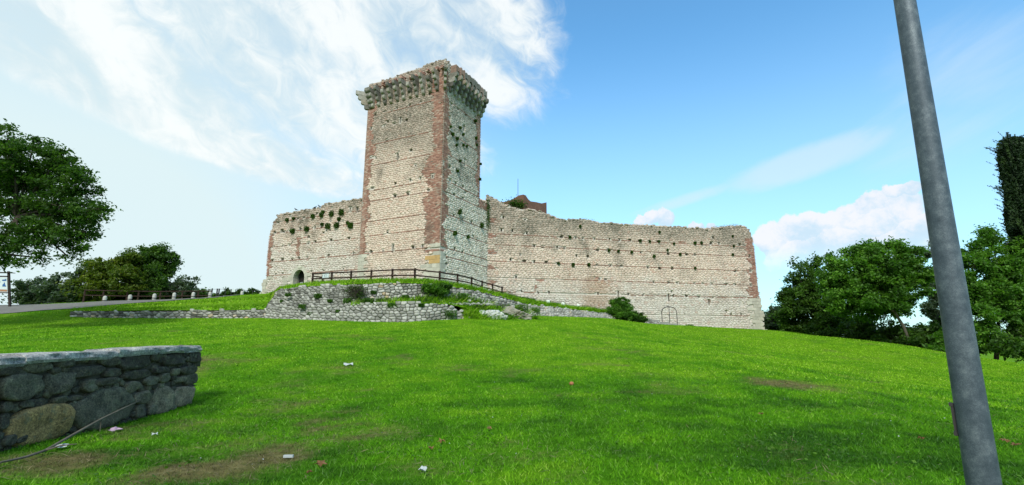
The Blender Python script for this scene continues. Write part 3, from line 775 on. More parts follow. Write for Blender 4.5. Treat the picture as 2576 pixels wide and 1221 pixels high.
# arches carried by the corbels: whole on the right face, stumps on the left
M_ARCH = simple_tint_mat('machicolation_rubble', [(0, (.17, .16, .13)), (.5, (.28, .26, .22)), (1, (.32, .20, .15))], 3.5, (.65, 1.2), ((.12, .12, .09), .5), .95, .8, .04)
def arch_bay(pl, u0, u1, z0, z1, d0, d1):
    m = MB(); n = 8; prof = [(u0, z0), (u0, z1)]+[(u1, z1), (u1, z0)]
    r = (u1-u0)/2-.10; uc = (u0+u1)/2; zs = z0+.02; arc = [(uc+r*math.cos(math.pi*k/n), zs+min(r*1.15, z1-zs-.12)*math.sin(math.pi*k/n)) for k in range(n+1)]
    outer = [(u1, z0)]+[(u1, z1)]+[(u0, z1)]+[(u0, z0)]
    # front and back faces as strips between arch and outline
    top = [(u1, z1)]*1; pts = arc; v = []; f = []
    for d in (d0, d1):
        for (a, b) in pts: v.append(pl.pt(a, b, d+random.uniform(-.02, .02)))
        for k in range(n+1):
            a = u1-(u1-u0)*k/n; v.append(pl.pt(a, z1+(random.uniform(-.14, .05)), d+random.uniform(-.03, .03)))
        v.append(pl.pt(u1, z0, d)); v.append(pl.pt(u0, z0, d))
    M = n+1; K = 2*M+2
    for o in (0, K):
        for k in range(n): f.append((o+k, o+k+1, o+M+k+1, o+M+k))
        f.append((o+0, o+M, o+2*M)); f.append((o+n, o+2*M+1, o+M+n))
    for k in range(n): f.append((k, k+1, K+k+1, K+k)); f.append((M+k, M+k+1, K+M+k+1, K+M+k))
    f.append((0, 2*M, K+2*M, K)); f.append((n, 2*M+1, K+2*M+1, K+n))
    f.append((2*M, M, K+M, K+2*M)); f.append((2*M+1, M+n, K+M+n, K+2*M+1))
    m.add(v, f, random.random()); m.build('arch', M_ARCH, tower, pl.pt(uc, z0, d0))
for i in range(1, n2):
    arch_bay(RF, i*TD/n2, (i+1)*TD/n2, z_top_cor+.0, min(vtR(i*TD/n2)-.1, z_top_cor+.95), .1, .74+random.uniform(-.05, .05))
for i in range(n1):
    m = MB(); uc = i*TW/n1+random.uniform(-.08, .1); hgt = random.choice((.12, .2, .3, .42)); dd = random.uniform(.35, .8)
    nb = 2+int(hgt/.085)
    for k in range(nb):
        for j in range(3):
            if random.random() < .85: m.box(LF.pt(uc+random.uniform(-.06, .06), z_top_cor+.05+k*.082, dd*(j+.5)/3), .26+random.uniform(-.06, .08), dd/3+.03, .07, LF.U, LF.N, tint=random.random())
    m.build('brick_stump', M_BRICK, tower, LF.pt(uc, z_top_cor, 0))

# ---- wall with the gate, left of the tower
lc = empty('gate_wall', LC.pt(6, 6.3), 'ruined pale stone castle wall with the arched gate, left of the tower', 'castle wall')
UE = LC.hit(665, 700)[0]
vtC = vline(LC, [(700,541),(713,540),(735,535),(760,530),(800,523.5),(808,520),(812,516),(835,512),(870,506),(903,500),(930,496)], .07, 7)
eL = sorted((LC.hit(px, py)[1], LC.hit(px, py)[0]) for px, py in [(705,541),(692,551),(685,570),(680,587),(676,610),(672,650),(669.5,703),(662,704.5),(657,736),(655,760)])
eLf = lambda v: float(np.interp(v, [a for a, _ in eL], [b for _, b in eL])) + random.Random(int(v/.2)).uniform(-.06, .06)
bC = toothed(LC, [(687,590),(688,616),(681,626),(684,636),(680,652),(678,662),(684,670),(678,678),(676,693)], 9, .14)
ARu0, ARv0 = LC.hit(737, 719); ARu1, _ = LC.hit(765, 716); _, ARvt = LC.hit(750, 679)
ar_c = (ARu0+ARu1)/2; ar_r = abs(ARu1-ARu0)/2; ar_s = ARvt-ar_r*1.05
def in_arch(u, v, e=0.):
    if abs(u-ar_c) > ar_r+e: return False
    return v < ar_s or (u-ar_c)**2+((v-ar_s)/1.05)**2 < (ar_r+e)**2
ni = LC.hit(*cpx(C3, 460, 500)), LC.hit(*cpx(C3, 545, 660)), LC.hit(*cpx(C3, 478, 660))
nz0, nz1 = ni[1][1], ni[0][1]; nuL, nuR, nuM = ni[0][0], ni[1][0], ni[2][0]
qz1, qz0 = LC.hit(684, 590)[1], LC.hit(672, 697)[1]
def kindC(u, v):
    if u < -.6 or u > eLf(v): return None
    if in_arch(u, v, .40): return 'hole' if not in_arch(u, v, .0) else None
    if u > bC(v) and qz0 < v < qz1: return 'brick'
    if v <= qz0 and u > eLf(v)-(.5+.3*(int(v/.36) % 2)): return 'block'
    if ar_c-ar_r-.8 < u < ar_c+ar_r+1.5 and v < ar_s+.3 and (int(u*1.7)+int(v/.36)) % 3: return 'block'
    if nuM-.02 < u < nuL and nz0 < v < nz1-.1: return 'brick'
    if nuR < u < nuL+.15 and nz1-.1 < v < nz1+.12: return 'brick'
    return 'stone'
hC = holes_px(LC, [(240,440,22,18),(308,427,30,34),(383,425),(490,407,16,16),(630,395,14,24),(690,385,18,16),(410,538),(570,483,16,16),(232,577),(318,572),(380,563),(568,543,14,16),(635,530,14,18),(785,513,18,20),(960,495,14,16),
     (215,715),(315,705,20,24),(410,700),(475,692,14,18),(558,680,10,18),(768,660,14,24),(1010,640),(245,850),(318,840),(600,820),(710,812),(908,797),(977,220,14,44),(720,243,14,18),(1045,215,24,44),(875,310,18,16),(905,327,14,14),
     (437,305,14,14),(465,307,12,12),(522,297,12,18),(275,345,20,14),(715,443,14,18),(742,420,12,14),(780,418,12,12),(785,328,16,16),(652,255,18,14),(395,283,10,10),(410,335,12,12),(330,437,14,10),(796,197,14,14)], *C3)
cC = [(cz(LC, C3, 640, 540), -.5, UE), (cz(LC, C3, 640, 693), -.5, UE), (cz(LC, C3, 600, 408), -.5, UE), (cz(LC, C3, 560, 838), -.5, UE), (cz(LC, C3, 800, 267), -.5, UE)]
w = Wall(lc, LC, -.6, UE+1.1, lambda u: 5.0, vtC, cC, hC, kindC, .2, .36, .018, (.012, .04))
vm = max(vtC(x) for x in np.linspace(-.6, UE, 30))
w.core(M_MORTAR, 4.6, vm); w.fill(4.8, vm); w.brickwork(4.8, vm); w.blocks_fill(4.8, qz0); w.emit(MS_LC, M_BRICK, M_BLOCK)
def core_split(thing, pl, u0, u1, vt, depth, gap, zb):
    a, b, top = gap
    core_block(thing, pl, u0, a, vt, zb, depth, 30); core_block(thing, pl, b, u1, vt, zb, depth, 30)
    m = MB(); z1 = min(vt(a), vt(b))-.25; c = pl.pt((a+b)/2, (top+z1)/2, -.5-depth/2); m.box(c, b-a, depth, z1-top, pl.U, pl.N); m.build('lintel_core', M_CORE, thing)
    m = MB(); c = pl.pt((a+b)/2, z1+.05, -.25-depth/2); m.box(c, b-a, depth+.45, .22, pl.U, pl.N); m.build('wall_top', M_CORE, thing)
core_split(lc, LC, -.6, UE-1.2, vtC, 1.1, (ar_c-ar_r-.02, ar_c+ar_r+.02, ARvt+.12), 4.5)
cap_stones(lc, LC, -.6, UE-.6, vtC, MS_LC, 1.1, .26, (.10, .2))
# arch ring of the gate
m = MB(); nn = 9
ring = [(ar_c+(ar_r)*math.cos(a), ar_s+ar_r*1.05*math.sin(a), ar_c+(ar_r+.42)*math.cos(a), ar_s+(ar_r*1.05+.42)*math.sin(a)) for a in np.linspace(0, math.pi, nn)]
def voussoir(q0, q1, t):
    m = MB(); e = .012; v = []
    for d in (-.5, .06):
        for (a, b) in ((q0[0], q0[1]), (q0[2], q0[3]), (q1[2], q1[3]), (q1[0], q1[1])): v.append(LC.pt(a, b, d))
    m.add(v, [(0,1,2,3),(4,7,6,5),(0,4,5,1),(1,5,6,2),(2,6,7,3),(3,7,4,0)], t); m.build('arch_stone', M_BLOCK, lc, v[0])
for k in range(nn-1):
    q0, q1 = ring[k], ring[k+1]; f = lambda a, b, t: tuple(x*(1-t)+y*t for x, y in zip(a, b)); voussoir(f(q0, q1, .015), f(q0, q1, .985), random.uniform(.3, .8))
zb0 = 5.2
for sgn in (-1, 1):
    z = zb0
    while z < ar_s-.05:
        h = min(.55, ar_s-z); a, b = ar_c+sgn*ar_r, ar_c+sgn*(ar_r+.42)
        voussoir((a, z, b, z), (a, z+h-.02, b, z+h-.02), random.uniform(.2, .8)); z += h
pl_ = MB(); pl_.box(LC.pt(ar_c-.05, ARvt+.27, .09), .5, .05, .17, LC.U, LC.N); 
pm, kk, bb = new_mat('pale_plaque'); bb.inputs['Base Color'].default_value = (.62, .60, .48, 1)
pl_.build('plaque', pm, lc)
# passage sides and the iron gate
m = MB()
for sgn in (-1, 1): m.box(LC.pt(ar_c+sgn*(ar_r+.06), 6.8, -1.05), .11, 1.1, 5., LC.U, LC.N)
m.build('passage_side', M_CORE, lc)
M_IRON = simple_tint_mat('dark_iron', [(0, (.02, .02, .022)), (1, (.05, .05, .05))], 10)
M_DARKW = simple_tint_mat('dark_timber', [(0, (.02, .017, .013)), (.6, (.045, .034, .026)), (1, (.075, .055, .042))], 12, (.6, 1.3))
gate = empty('iron_gate', LC.pt(ar_c, 6., -.7), 'dark barred gate closing the arched doorway in the castle wall', 'gate')
m = MB(); m.box(LC.pt(ar_c, 7.2, -.78), ar_r*2, .05, 5.2, LC.U, LC.N); m.build('door_leaf', M_DARKW, gate)
for k in range(9):
    m = MB(); u = ar_c-ar_r+.1+k*(2*ar_r-.2)/8; m.box(LC.pt(u, 7., -.68), .035, .035, 4.4, LC.U, LC.N); m.build('bar', M_IRON, gate)
for z in (6.3, 7.1, 7.9):
    m = MB(); m.box(LC.pt(ar_c, z, -.64), ar_r*2-.05, .03, .07, LC.U, LC.N); m.build('crossbar', M_IRON, gate)
sgm, kk, bb = new_mat('printed_notice'); p = pos(kk); kk.put(bb.inputs['Base Color'], kk.mix(kk.mr(kk.noise(p, 14, 2), .5, .6), (.42, .45, .46), (.10, .11, .13)))
gu, gv = LC.hit(747, 713)
m = MB(); m.box(LC.pt(gu, gv, -.58), .42, .02, .34, LC.U, LC.N); tag(m.build('notice_board', sgm, None, LC.pt(gu, gv, -.58)), 'small grey notice fixed low on the dark gate', 'notice')

# ---- long wall right of the tower
rc = empty('long_wall', RC.pt(15, 3.), 'long ruined pale stone castle wall running right from the tower with brick lines', 'castle wall')
U1 = RC.hit(1923, 829)[0]
vtD = vline(RC, [(1222,489),(1232,495),(1250,504),(1270,514),(1285,521),(1300,525.5),(1325,528),(1345,530),(1362,534),(1375,538),(1392,545),(1410,552),(1430,554),(1445,551.5),(1462,551),(1480,555),(1500,559),(1520,562),(1545,562),(1570,565),(1600,567),(1650,569),(1700,571),(1750,573),(1790,575),(1812,573),(1830,570),(1860,568),(1874,569),(1885,580),(1892,595)], .10, 11)
eR = sorted((RC.hit(px, py)[1], RC.hit(px, py)[0]) for px, py in [(1876,568),(1886,580),(1892,597),(1898,630),(1902,668),(1907,710),(1911.5,752),(1916,775),(1920,800),(1924,835),(1927,860)])
eRf = lambda v: float(np.interp(v, [a for a, _ in eR], [b for _, b in eR])) + random.Random(int(v/.2)+5).uniform(-.05, .05)
bD = toothed(RC, [(1874,600),(1876,621),(1879,634),(1879,655),(1890,669),(1876,683),(1890,697),(1884,704),(1889,717),(1879,728),(1880,742),(1900,753)], 13, .2)
qd1, qd0 = RC.hit(1888, 600)[1], RC.hit(1905, 754)[1]
DA = [RC.hit(px, py) for px, py in [(1666,816),(1704,818),(1684,772)]]; da0, da1 = DA[0][0], DA[1][0]; dac = (da0+da1)/2; dar = (da1-da0)/2; dat = DA[2][1]; das = dat-.55
def door_edge(u): return das+.55*math.sqrt(max(0, 1-((u-dac)/dar)**2))
spots_b = [RC.hit(*cpx(C4, 720, 790)), RC.hit(*cpx(C4, 258, 863)), RC.hit(*cpx(C4, 1330, 530)), RC.hit(*cpx(C4, 1525, 955)), RC.hit(*cpx(C4, 290, 805))]
def kindD(u, v):
    if u < 0 or u > eRf(v): return None
    if da0-.04 < u < da1+.04 and v < door_edge(min(max(u, da0), da1))+.05: return 'hole' if u < da0+.03 or u > da1-.03 or v > door_edge(u)-.03 else ('stone' if abs(u-dac) > .04 else 'hole')
    if u > bD(v) and qd0 < v < qd1: return 'brick'
    if v <= qd0 and u > eRf(v)-(1.4+.5*(int(v/.36) % 2)): return 'block'
    if u < .75+.3*(int(v/.3) % 2) and v < 14.5: 
        q = int(v/.55) % 3
        if q == 0: return 'brick'
    for k, (a, b) in enumerate(spots_b):
        if abs(u-a) < (.45, .16, .5, .3, .5)[k] and abs(v-b) < (.13, .42, .2, .12, .1)[k]: return 'brick'
    return 'stone'
hD = holes_px(RC, [(20,345),(8,437,14,14),(90,443,14,14),(192,460,12,14),(447,487),(507,487,16,12),(553,493),(605,500,14,12),(690,503,18,12),(798,506,14,18),(873,510,14,16),(950,513,14,12),(1020,517,16,14),(1088,522),(1155,525,14,12),(1540,533,14,18),(1600,537),(1748,543),
   (247,552,14,14),(315,563),(420,563,14,14),(472,570,14,14),(713,585,14,12),(957,600),(1030,602,14,14),(1227,612,14,12),(1360,617,12,16),(1423,620,12,14),(1820,630),(790,588,16,10),
   (77,653,14,16),(178,663,14,14),(247,668),(338,672,16,12),(425,682,16,14),(645,690,14,12),(710,692,14,12),(807,697,16,12),(888,702,16,12),(1078,711,14,14),(1165,718,14,12),(1255,720,14,14),(1715,736,10,12),(1830,738),
   (728,797),(768,798,12,8),(1122,818,12,16),(1230,822,14,14),(1297,825,10,14),(1420,828,10,16),(1480,830,12,10),(1545,831,10,12),(1652,836,12,10),(1715,836,10,12),(1830,840),
   (115,777,10,18),(155,887,14,14),(273,890,10,16),(355,893,10,10),(715,902,10,10),(940,908,12,8),(1047,912,10,8),(1262,918,10,12),(1358,920,14,10),(1452,925),(1557,930,8,12),(1873,940),(1255,890,8,8),
   (860,905,7,42),(1228,932,6,46),(1525,968,6,40),(1757,972,6,30),(1870,1132,9,22),(1652,1032),(1683,1055),(1763,1056,10,12),(185,360,16,8),(560,625,14,12),(640,630,14,14),(1555,492,14,14),(150,620)], *C4)
cD = [(cz(RC, C4, 900, 590), 0.3, U1), (cz(RC, C4, 900, 703), .3, U1), (cz(RC, C4, 1100, 820), RC.hit(*cpx(C4, 470, 797))[0], U1), (cz(RC, C4, 1400, 924), RC.hit(*cpx(C4, 930, 910))[0], U1),
      (cz(RC, C4, 1740, 1065), RC.hit(*cpx(C4, 1640, 1062))[0], U1), (cz(RC, C4, 900, 516), .3, U1), (cz(RC, C4, 140, 893), .4, RC.hit(*cpx(C4, 260, 893))[0]), (cz(RC, C4, 900, 850), 99, 99)]
cD = [c for c in cD if c[1] < 90]
vbD = vline(RC, [(1222,750),(1275,762),(1340,775),(1410,785),(1535,805),(1640,822),(1700,826),(1800,832),(1923,838)], 0, 1)
w = Wall(rc, RC, 0., U1+.5, vbD, vtD, cD, hD, kindD, .205, .38, .018, (.012, .042), holecell=(.2, .17))
vm = max(vtD(x) for x in np.linspace(0, U1, 40)); vn = min(vbD(x) for x in np.linspace(0, U1, 40))-.3
w.core(M_MORTAR, vn-.5, vm); w.fill(vn, vm); w.brickwork(vn, vm); w.blocks_fill(vn, qd0); w.emit(MS_RC, M_BRICK, M_BLOCK)
core_block(rc, RC, 0., U1-1.15, vtD, vn-1, 1.3, 90)
m = MB(); c = RC.pt(U1-.75, (vn+11)/2-.3, -.9); m.box(c, .9, 1.3, 11-vn, RC.U, RC.N); m.build('wall_end', M_CORE, rc)
cap_stones(rc, RC, 0.1, U1-.9, vtD, MS_RC, 1.3, .24, (.10, .22))
# blocked doorway: iron frame round its stones
door = empty('blocked_doorway', RC.pt(dac, vbD(dac), 0), 'bricked up arched doorway outlined by a thin dark frame low in the long wall', 'doorway')
for k, pts in enumerate(([(da0, vbD(dac)-.3), (da0, das)], [(da1, vbD(dac)-.3), (da1, das)], [(dac, vbD(dac)-.3), (dac, dat-.02)])):
    m = MB(); m.tube([RC.pt(a, b, .03) for a, b in pts], .035, 6); m.build('frame_bar', M_IRON, door)
m = MB(); m.tube([RC.pt(a, door_edge(a), .03) for a in np.linspace(da0, da1, 13)], .035, 6); m.build('arch_bar', M_IRON, door)

# ---- far brick keep behind the long wall
keep = empty('brick_keep', (1.5, 74, 6), 'top of a dark brick tower with swallowtail battlements showing behind the long wall', 'tower')
km, k, b = new_mat('keep_brick'); p = pos(k)
br = k.node('ShaderNodeTexBrick'); br.inputs['Scale'].default_value = 3.; k.l.new(p.s, br.inputs['Vector'])
k.put(b.inputs['Base Color'], k.mix(k.noise(p, 1.2, 5, .6), (.10, .055, .04), (.27, .13, .09))); bump(k, b, k.noise(p, 9, 4, .6), .8, .05)
def prism(prof, A, Bv, th, name):
    m = MB(); n = len(prof); v = []
    for d in (0, th):
        for (a, z) in prof: q = A+Bv*a; v.append(q)
    return v
def profile_wall(P0, P1, prof, th, name):
    P0, P1 = np.array(P0), np.array(P1); D = P1-P0; L = np.linalg.norm(D[:2]); D = D/L; Nn = np.array([D[1], -D[0], 0.]); Nn = Nn if Nn[1] > 0 else -Nn
    m = MB(); n = len(prof); v = []
    for d in (0, th):
        for (a, z) in prof: q = P0+D*a*L+Nn*d; v.append((q[0], q[1], z))
    m.add(v, [tuple(range(n)), tuple(range(2*n-1, n-1, -1))]+[(i, (i+1) % n, n+(i+1) % n, n+i) for i in range(n)]); m.build(name, km, keep)
kA = np.array(P(1317, 490, 74)); kB = np.array(P(1375, 511, 79)); kC = np.array(P(1258, 511, 77))
kz = lambda px, py, Y: P(px, py, Y)[2]
profile_wall((kA[0], kA[1], 0), (kB[0], kB[1], 0), [(0, 5), (0, kz(1317,490,74)), (.10, kz(1322,493,74.5)), (.2, kz(1330,502,75)), (.3, kz(1336,507,75.5)), (.55, kz(1349,510,77)), (.80, kz(1362,512.5,78)), (.86, kz(1366,511,78.3)), (1, kz(1375,509.5,79)), (1, 5)], .8, 'right_wall')
profile_wall((kC[0], kC[1], 0), (kA[0]-.03, kA[1]+.03, 0), [(0, 5), (0, kz(1258,511,77)), (.5, kz(1290,503,75.5)), (.62, kz(1298,498,75)), (.8, kz(1307,492,74.6)), (1, kz(1316,489.5,74)), (1, 5)], .8, 'left_wall')
fp = P(1303, 498, 75.5); ft = P(1303, 450, 75.5)
m = MB(); m.tube([fp, ft], [.05, .035], 6); tag(m.build('flagpole', M_IRON, None, fp), 'thin bare pole standing up from the far brick tower', 'pole')
# ------------------------------------------------------------------ fieldstone retaining walls
GREY = [(0, (.10, .10, .082)), (.25, (.20, .20, .17)), (.6, (.33, .33, .285)), (.88, (.46, .455, .40)), (1, (.42, .33, .20))]
M_FIELD = stone_mat('field_stone', GREY, grime=(.05, .058, .035), spots=.45)
M_DIRT = simple_tint_mat('dark_joint_earth', [(0, (.055, .052, .038)), (1, (.07, .066, .05))], 5, (.5, 1.4), None, .95, .8, .03)
class Curved:
    def __init__(s, B, T):
        s.B, s.T = np.array(B, float), np.array(T, float); d = np.linalg.norm(np.diff((s.B+s.T)/2, axis=0), axis=1); s.L = np.concatenate([[0], np.cumsum(d)]); s.n = len(B)
    def bt(s, u):
        return np.array([np.interp(u, s.L, s.B[:, k]) for k in range(3)]), np.array([np.interp(u, s.L, s.T[:, k]) for k in range(3)])
    def height(s, u): b, t = s.bt(u); return float(np.linalg.norm(t-b))
    def pt(s, u, v, d=0.):
        b, t = s.bt(u); h = np.linalg.norm(t-b)+1e-6
        b2, t2 = s.bt(min(u+.3, s.L[-1])); b1, t1 = s.bt(max(u-.3, 0)); tg = (b2+t2-b1-t1); up = (t-b)/h
        n = np.cross(tg, up); n /= np.linalg.norm(n)+1e-9
        if n[1] > 0: n = -n
        q = b+up*v+n*d; return (q[0], q[1], q[2])
def field_wall(name, label, B, T, rowh=.17, sw=.27, proud=(.04, .10), extra=.08, tintf=None, gap=.03, limit=300, thing=None, group=None):
    C = Curved(B, T); L = C.L[-1]
    th = thing or empty(name, C.pt(L/2, 0), label, 'stone wall', group)
    m = MB(); nu = int(L/.3)+2; V_ = []; F = []
    for i in range(nu):
        u = L*i/(nu-1); h = C.height(u)
        for j in range(6): V_.append(C.pt(u, -.25+(h+.22)*j/5, -.03+random.uniform(-.02, .02)))
        V_.append(C.pt(u, h-.05, -.5))
    for i in range(nu-1):
        for j in range(6): F.append((i*7+j, (i+1)*7+j, (i+1)*7+j+1, i*7+j+1))
    tag(mesh_obj('wall_core', V_, F, M_DIRT, th, world_loc(th), False, {'tint': [.5]*len(V_)}))
    sites = []; own = []; v = -.15; hm = max(C.height(L*k/40) for k in range(41))
    while v < hm+extra:
        u = -.1+random.random()*sw
        while u < L+.1:
            w = sw*random.choice((.45, .6, .8, 1., 1.2, 1.6)); uu = u+w/2; vv = v+random.uniform(-.28, .28)*rowh; u += w
            sites.append((uu, vv)); own.append(0 <= uu <= L and vv < C.height(min(max(uu, 0), L))+extra*random.random()-.02)
        v += rowh*random.uniform(.85, 1.15)
    items = []
    for i, poly in voronoi(sites, gap, 1.3, sw*1.1, own).items():
        poly = [(a_, max(-.3, min(b_, C.height(min(max(a_, 0), L))+.04+.09*math.sin(sites[i][0]*37)))) for a_, b_ in poly]
        if area(poly) < .003: continue
        v_, f, c = stone_geo(poly, random.uniform(*proud), C.pt, back=-.06, cut=.6)
        t = tintf(*sites[i]) if tintf else random.random()
        items.append((area(poly), v_, f, c, min(1, max(0, t))))
    emit_pieces(items, 'stone', M_FIELD, th, 'small_stones', limit)
    return th, C
# low wall at the foot of the left bank
field_wall('low_stone_wall', 'long low grey stone wall at the foot of the grass bank on the left', [P(176,796,36.6), P(300,799,36.2), P(400,800,35.9), P(550,801,35.5), P(690,802,34.8)],
           [P(178,783,36.7), P(300,782,36.3), P(400,781,36), P(550,781,35.6), P(688,779,35)], .19, .42, (.04, .09), .02)
Wb = [(672,771,35.0),(685,770,34.8),(700,769,34.6),(760,768,33.6),(830,766,32.9),(900,763,32.5),(960,758,32.95),(1020,756,33.0),(1080,753,33.25),(1130,751,33.8),(1180,753,34.8),(1230,763,36.3),(1290,777,38.1),(1330,787,39.5)]
def tint_up(u, v): return random.random()*.8+(.3*math.exp(-((u-9.5)/1.6)**2))
mound_wall, CU = field_wall('mound_wall', 'high curved fieldstone retaining wall holding up the grass mound in front of the tower', [P(*q) for q in Wb], W_TOP, .185, .34, tintf=tint_up)
lower_wall, CL = field_wall('lower_tier_wall', 'lower stepped tier of pale fieldstones at the foot of the curved mound wall', [P(666,802,34.6), P(700,802.5,34.0), P(760,805,33), P(830,807,32.4), P(900,808.5,31.9), P(960,810,31.6), P(1020,810,31.4), P(1080,806,31.6), P(1130,799,32.2), P(1165,792,33)],
           [P(674,772,34.8), P(700,770,34.45), P(760,769,33.4), P(830,767,32.75), P(900,765,32.3), P(960,764.5,32.0), P(1020,763,31.8), P(1080,763,31.9), P(1130,768,32.4), P(1165,786,33.1)], .20, .37, tintf=lambda u, v: .25+random.random()*.6)
field_wall('retaining_wall', 'low grey fieldstone wall stepping down right of the white boulder', [P(1318,800,38.6), P(1360,797,39.8), P(1400,798.5,40.6), P(1470,800.5,42.3), P(1530,803,43.7), P(1560,806,44.5)],
           [P(1320,768,39.6), P(1360,769.5,40.6), P(1400,774,41.3), P(1470,782.5,42.8), P(1530,790,44.3), P(1560,794,45)], .17, .28, tintf=lambda u, v: .35+random.random()*.6)
field_wall('short_end_wall', 'short low stone wall beside the small steps by the blocked doorway', [P(1600,812,46), P(1630,814,47), P(1660,816,48)], [P(1600,799,46.4), P(1630,803,47.4), P(1660,811,48.4)], .17, .3)
# row of loose stones along the ledge
th = empty('loose_stone_row', P(1200, 760, 33.5), 'broken row of pale loose stones lying along the weedy ledge', 'stones')
for k in range(34):
    px = 1105+k*4.0+random.uniform(-2, 2); py = np.interp(px, [1105, 1170, 1240], [766, 766, 765])+random.uniform(-1.5, 1.5); Y = np.interp(px, [1105, 1170, 1240], [32.5, 33.3, 35.5])
    c = P(px, py, Y-.1); m = MB(); r = random.uniform(.06, .13); rock(m, c, r*1.4, r, r*.9, 1, .4, .5+random.random()*.4); m.build('stone', M_FIELD, th, c)
for (px, py, Y, r) in [(1112,770,32.2,.12),(1135,772,32.4,.1),(1125,781,32.3,.09),(1160,783,32.9,.11),(1290,771,37,.13),(1180,757,34.0,.12),(1108,757,33,.12),(1330,770,39,.12)]:
    c = P(px, py, Y); m = MB(); rock(m, c, r*1.4, r, r, 1, .4, .7); m.build('stone', M_FIELD, th, c)
# steps
st = empty('stone_steps', P(1690, 815, 48.5), 'small worn stone steps at the foot of the long wall', 'steps')
for k, (px, py) in enumerate([(1612,801),(1632,805),(1655,809.5),(1676,813.5)]):
    c = P(px+10, py+1, 48.6+.4*k); m = MB(); m.box((c[0], c[1], c[2]-.2), 1.15, .8, .42, UC, RC.N, tint=.5, jit=.02); m.build('step', M_FIELD, st, c)

# outcrop of white rock
M_WROCK = stone_mat('white_limestone', [(0, (.46, .47, .43)), (1, (.62, .63, .59))], grime=(.09, .10, .07), spots=.5)
M_BROCK = stone_mat('weathered_rock', [(0, (.24, .23, .18)), (1, (.36, .33, .25))], grime=(.06, .07, .035), spots=.7)
def boulder(px, py, Y, w, h, d, mat, label, sub=4, rough=.6, seed=1., parts=()):
    c = np.array(P(px, py, Y)); m = MB()
    for (ox, oz, s) in ((0, 0, 1.),)+tuple(parts): rock(m, (c[0]+ox*w, c[1], c[2]+oz*h), w/2*s, d/2*s, h/2*s, sub, rough, .4+.3*random.random(), seed+ox*5, 2.2)
    return tag(m.build('boulder', mat, None, tuple(c)), label, 'rock')
boulder(1213,799,34.5,1.7,.95,1.3, M_WROCK, 'big white limestone boulder at the foot of the mound', parts=((.45,.08,.8),(.72,.05,.55)), seed=2.)
boulder(1288,795,36.3,1.9,.95,1.6, M_BROCK, 'brownish weathered rock just right of the big white boulder', parts=((.33,-.1,.7),(-.35,-.12,.7)), rough=.75, seed=5.)
boulder(1166,798,33.2,.95,.5,.8, M_BROCK, 'mid sized rough rock just left of the big white boulder', 3, .7, 8.)
boulder(1107,803,32.2,.55,.33,.5, M_FIELD, 'small pale rock in the weeds at the end of the lower wall', 3, .5, 3.)

# ------------------------------------------------------------------ rail fence on the mound
M_RAIL = simple_tint_mat('brown_stained_wood', [(0, (.028, .016, .012)), (1, (.055, .032, .024))], 12, (.65, 1.35))
FP_ = [(787.8,686,713,41),(835.5,683.5,710,39.5),(884,681.4,707,38.5),(934.8,679,705.5,37.8),(987.8,676,705,37.3),(1044.2,675.3,706.6,37),(1106.5,682,711,37.5),(1151.4,689,716,39),(1186.5,697,723,41),(1213,706.6,728,43),(1239.4,713.7,736,44.5),(1263,720.7,742,46)]
fence = empty('rail_fence', P(1044, 706, 37), 'dark brown two rail wooden fence along the edge of the grass mound', 'fence')
posts = [(np.array(P(x, yt, Y)), P(x, yb, Y)[2]) for x, yt, yb, Y in FP_]
for top, zb in posts:
    m = MB(); m.tube([(top[0], top[1], zb-.35), (top[0], top[1], top[2]-.02), tuple(top)], [.085, .082, .07], 10, random.random()); m.build('post', M_RAIL, fence, (top[0], top[1], zb), smooth=False)
for (a, za), (b, zb) in zip(posts[:-1], posts[1:]):
    for fr in (.13, .60):
        pa = np.array([a[0], a[1]-.09, a[2]-fr*.93]); pb = np.array([b[0], b[1]-.09, b[2]-fr*.93]); d = (pb-pa)/np.linalg.norm(pb-pa)
        off = .03 if fr > .3 else 0
        m = MB(); m.tube([pa-d*.05, pb+d*.22], [.058, .055], 8, random.random()); m.build('rail', M_RAIL, fence, tuple(pa))
a0 = posts[0][0]; m = MB(); m.tube([(a0[0]+.55, a0[1]+.8, posts[0][1]-.3), (a0[0]+.55, a0[1]+.8, a0[2]-.12)], .085, 10); m.build('post', M_RAIL, fence, (a0[0]+.55, a0[1]+.8, posts[0][1]))
for fr in (.3, .75): m = MB(); m.tube([(a0[0]-.05, a0[1], a0[2]-fr), (a0[0]+.7, a0[1]+.9, a0[2]-fr-.05)], .055, 8); m.build('rail', M_RAIL, fence, (a0[0], a0[1], a0[2]-fr))
# notice on the fence: white panel with two rows of little dark figures
M_WHITE, k, b = new_mat('white_panel'); b.inputs['Base Color'].default_value = (.60, .68, .68, 1)
M_PRINT, k, b = new_mat('grey_print'); b.inputs['Base Color'].default_value = (.13, .17, .21, 1)
sg = empty('fence_notice', P(824, 696, 39.7), 'small white notice board hung between the first rails of the mound fence', 'sign')
p0 = np.array(P(816, 695.4, 40.1)); p1 = np.array(P(831.5, 694.3, 39.6)); U_ = (p1-p0); wd = np.linalg.norm(U_); U_ = U_/wd; N_ = np.array([U_[1], -U_[0], 0.]); N_ = N_ if N_[1] < 0 else -N_
m = MB(); m.box(tuple((p0+p1)/2+N_*.17), wd, .02, .34, U_, N_); m.build('panel', M_WHITE, sg)
pr = MB()
def bar(u, z, w, h): pr.box(tuple((p0+p1)/2+N_*.185+U_*u+np.array([0, 0, z])), w, .006, h, U_, N_)
for u in (-.19, -.1): bar(u, -.01, .045, .07); bar(u+.02, .02, .05, .03)
for (u, h) in ((.06, .02), (.09, .04), (.12, .07)): bar(u, -.045+h/2, .025, h)
bar(.19, -.01, .02, .07); bar(0, .1, .36, .015); bar(0, -.11, .36, .012)
pr.build('print', M_PRINT, sg)

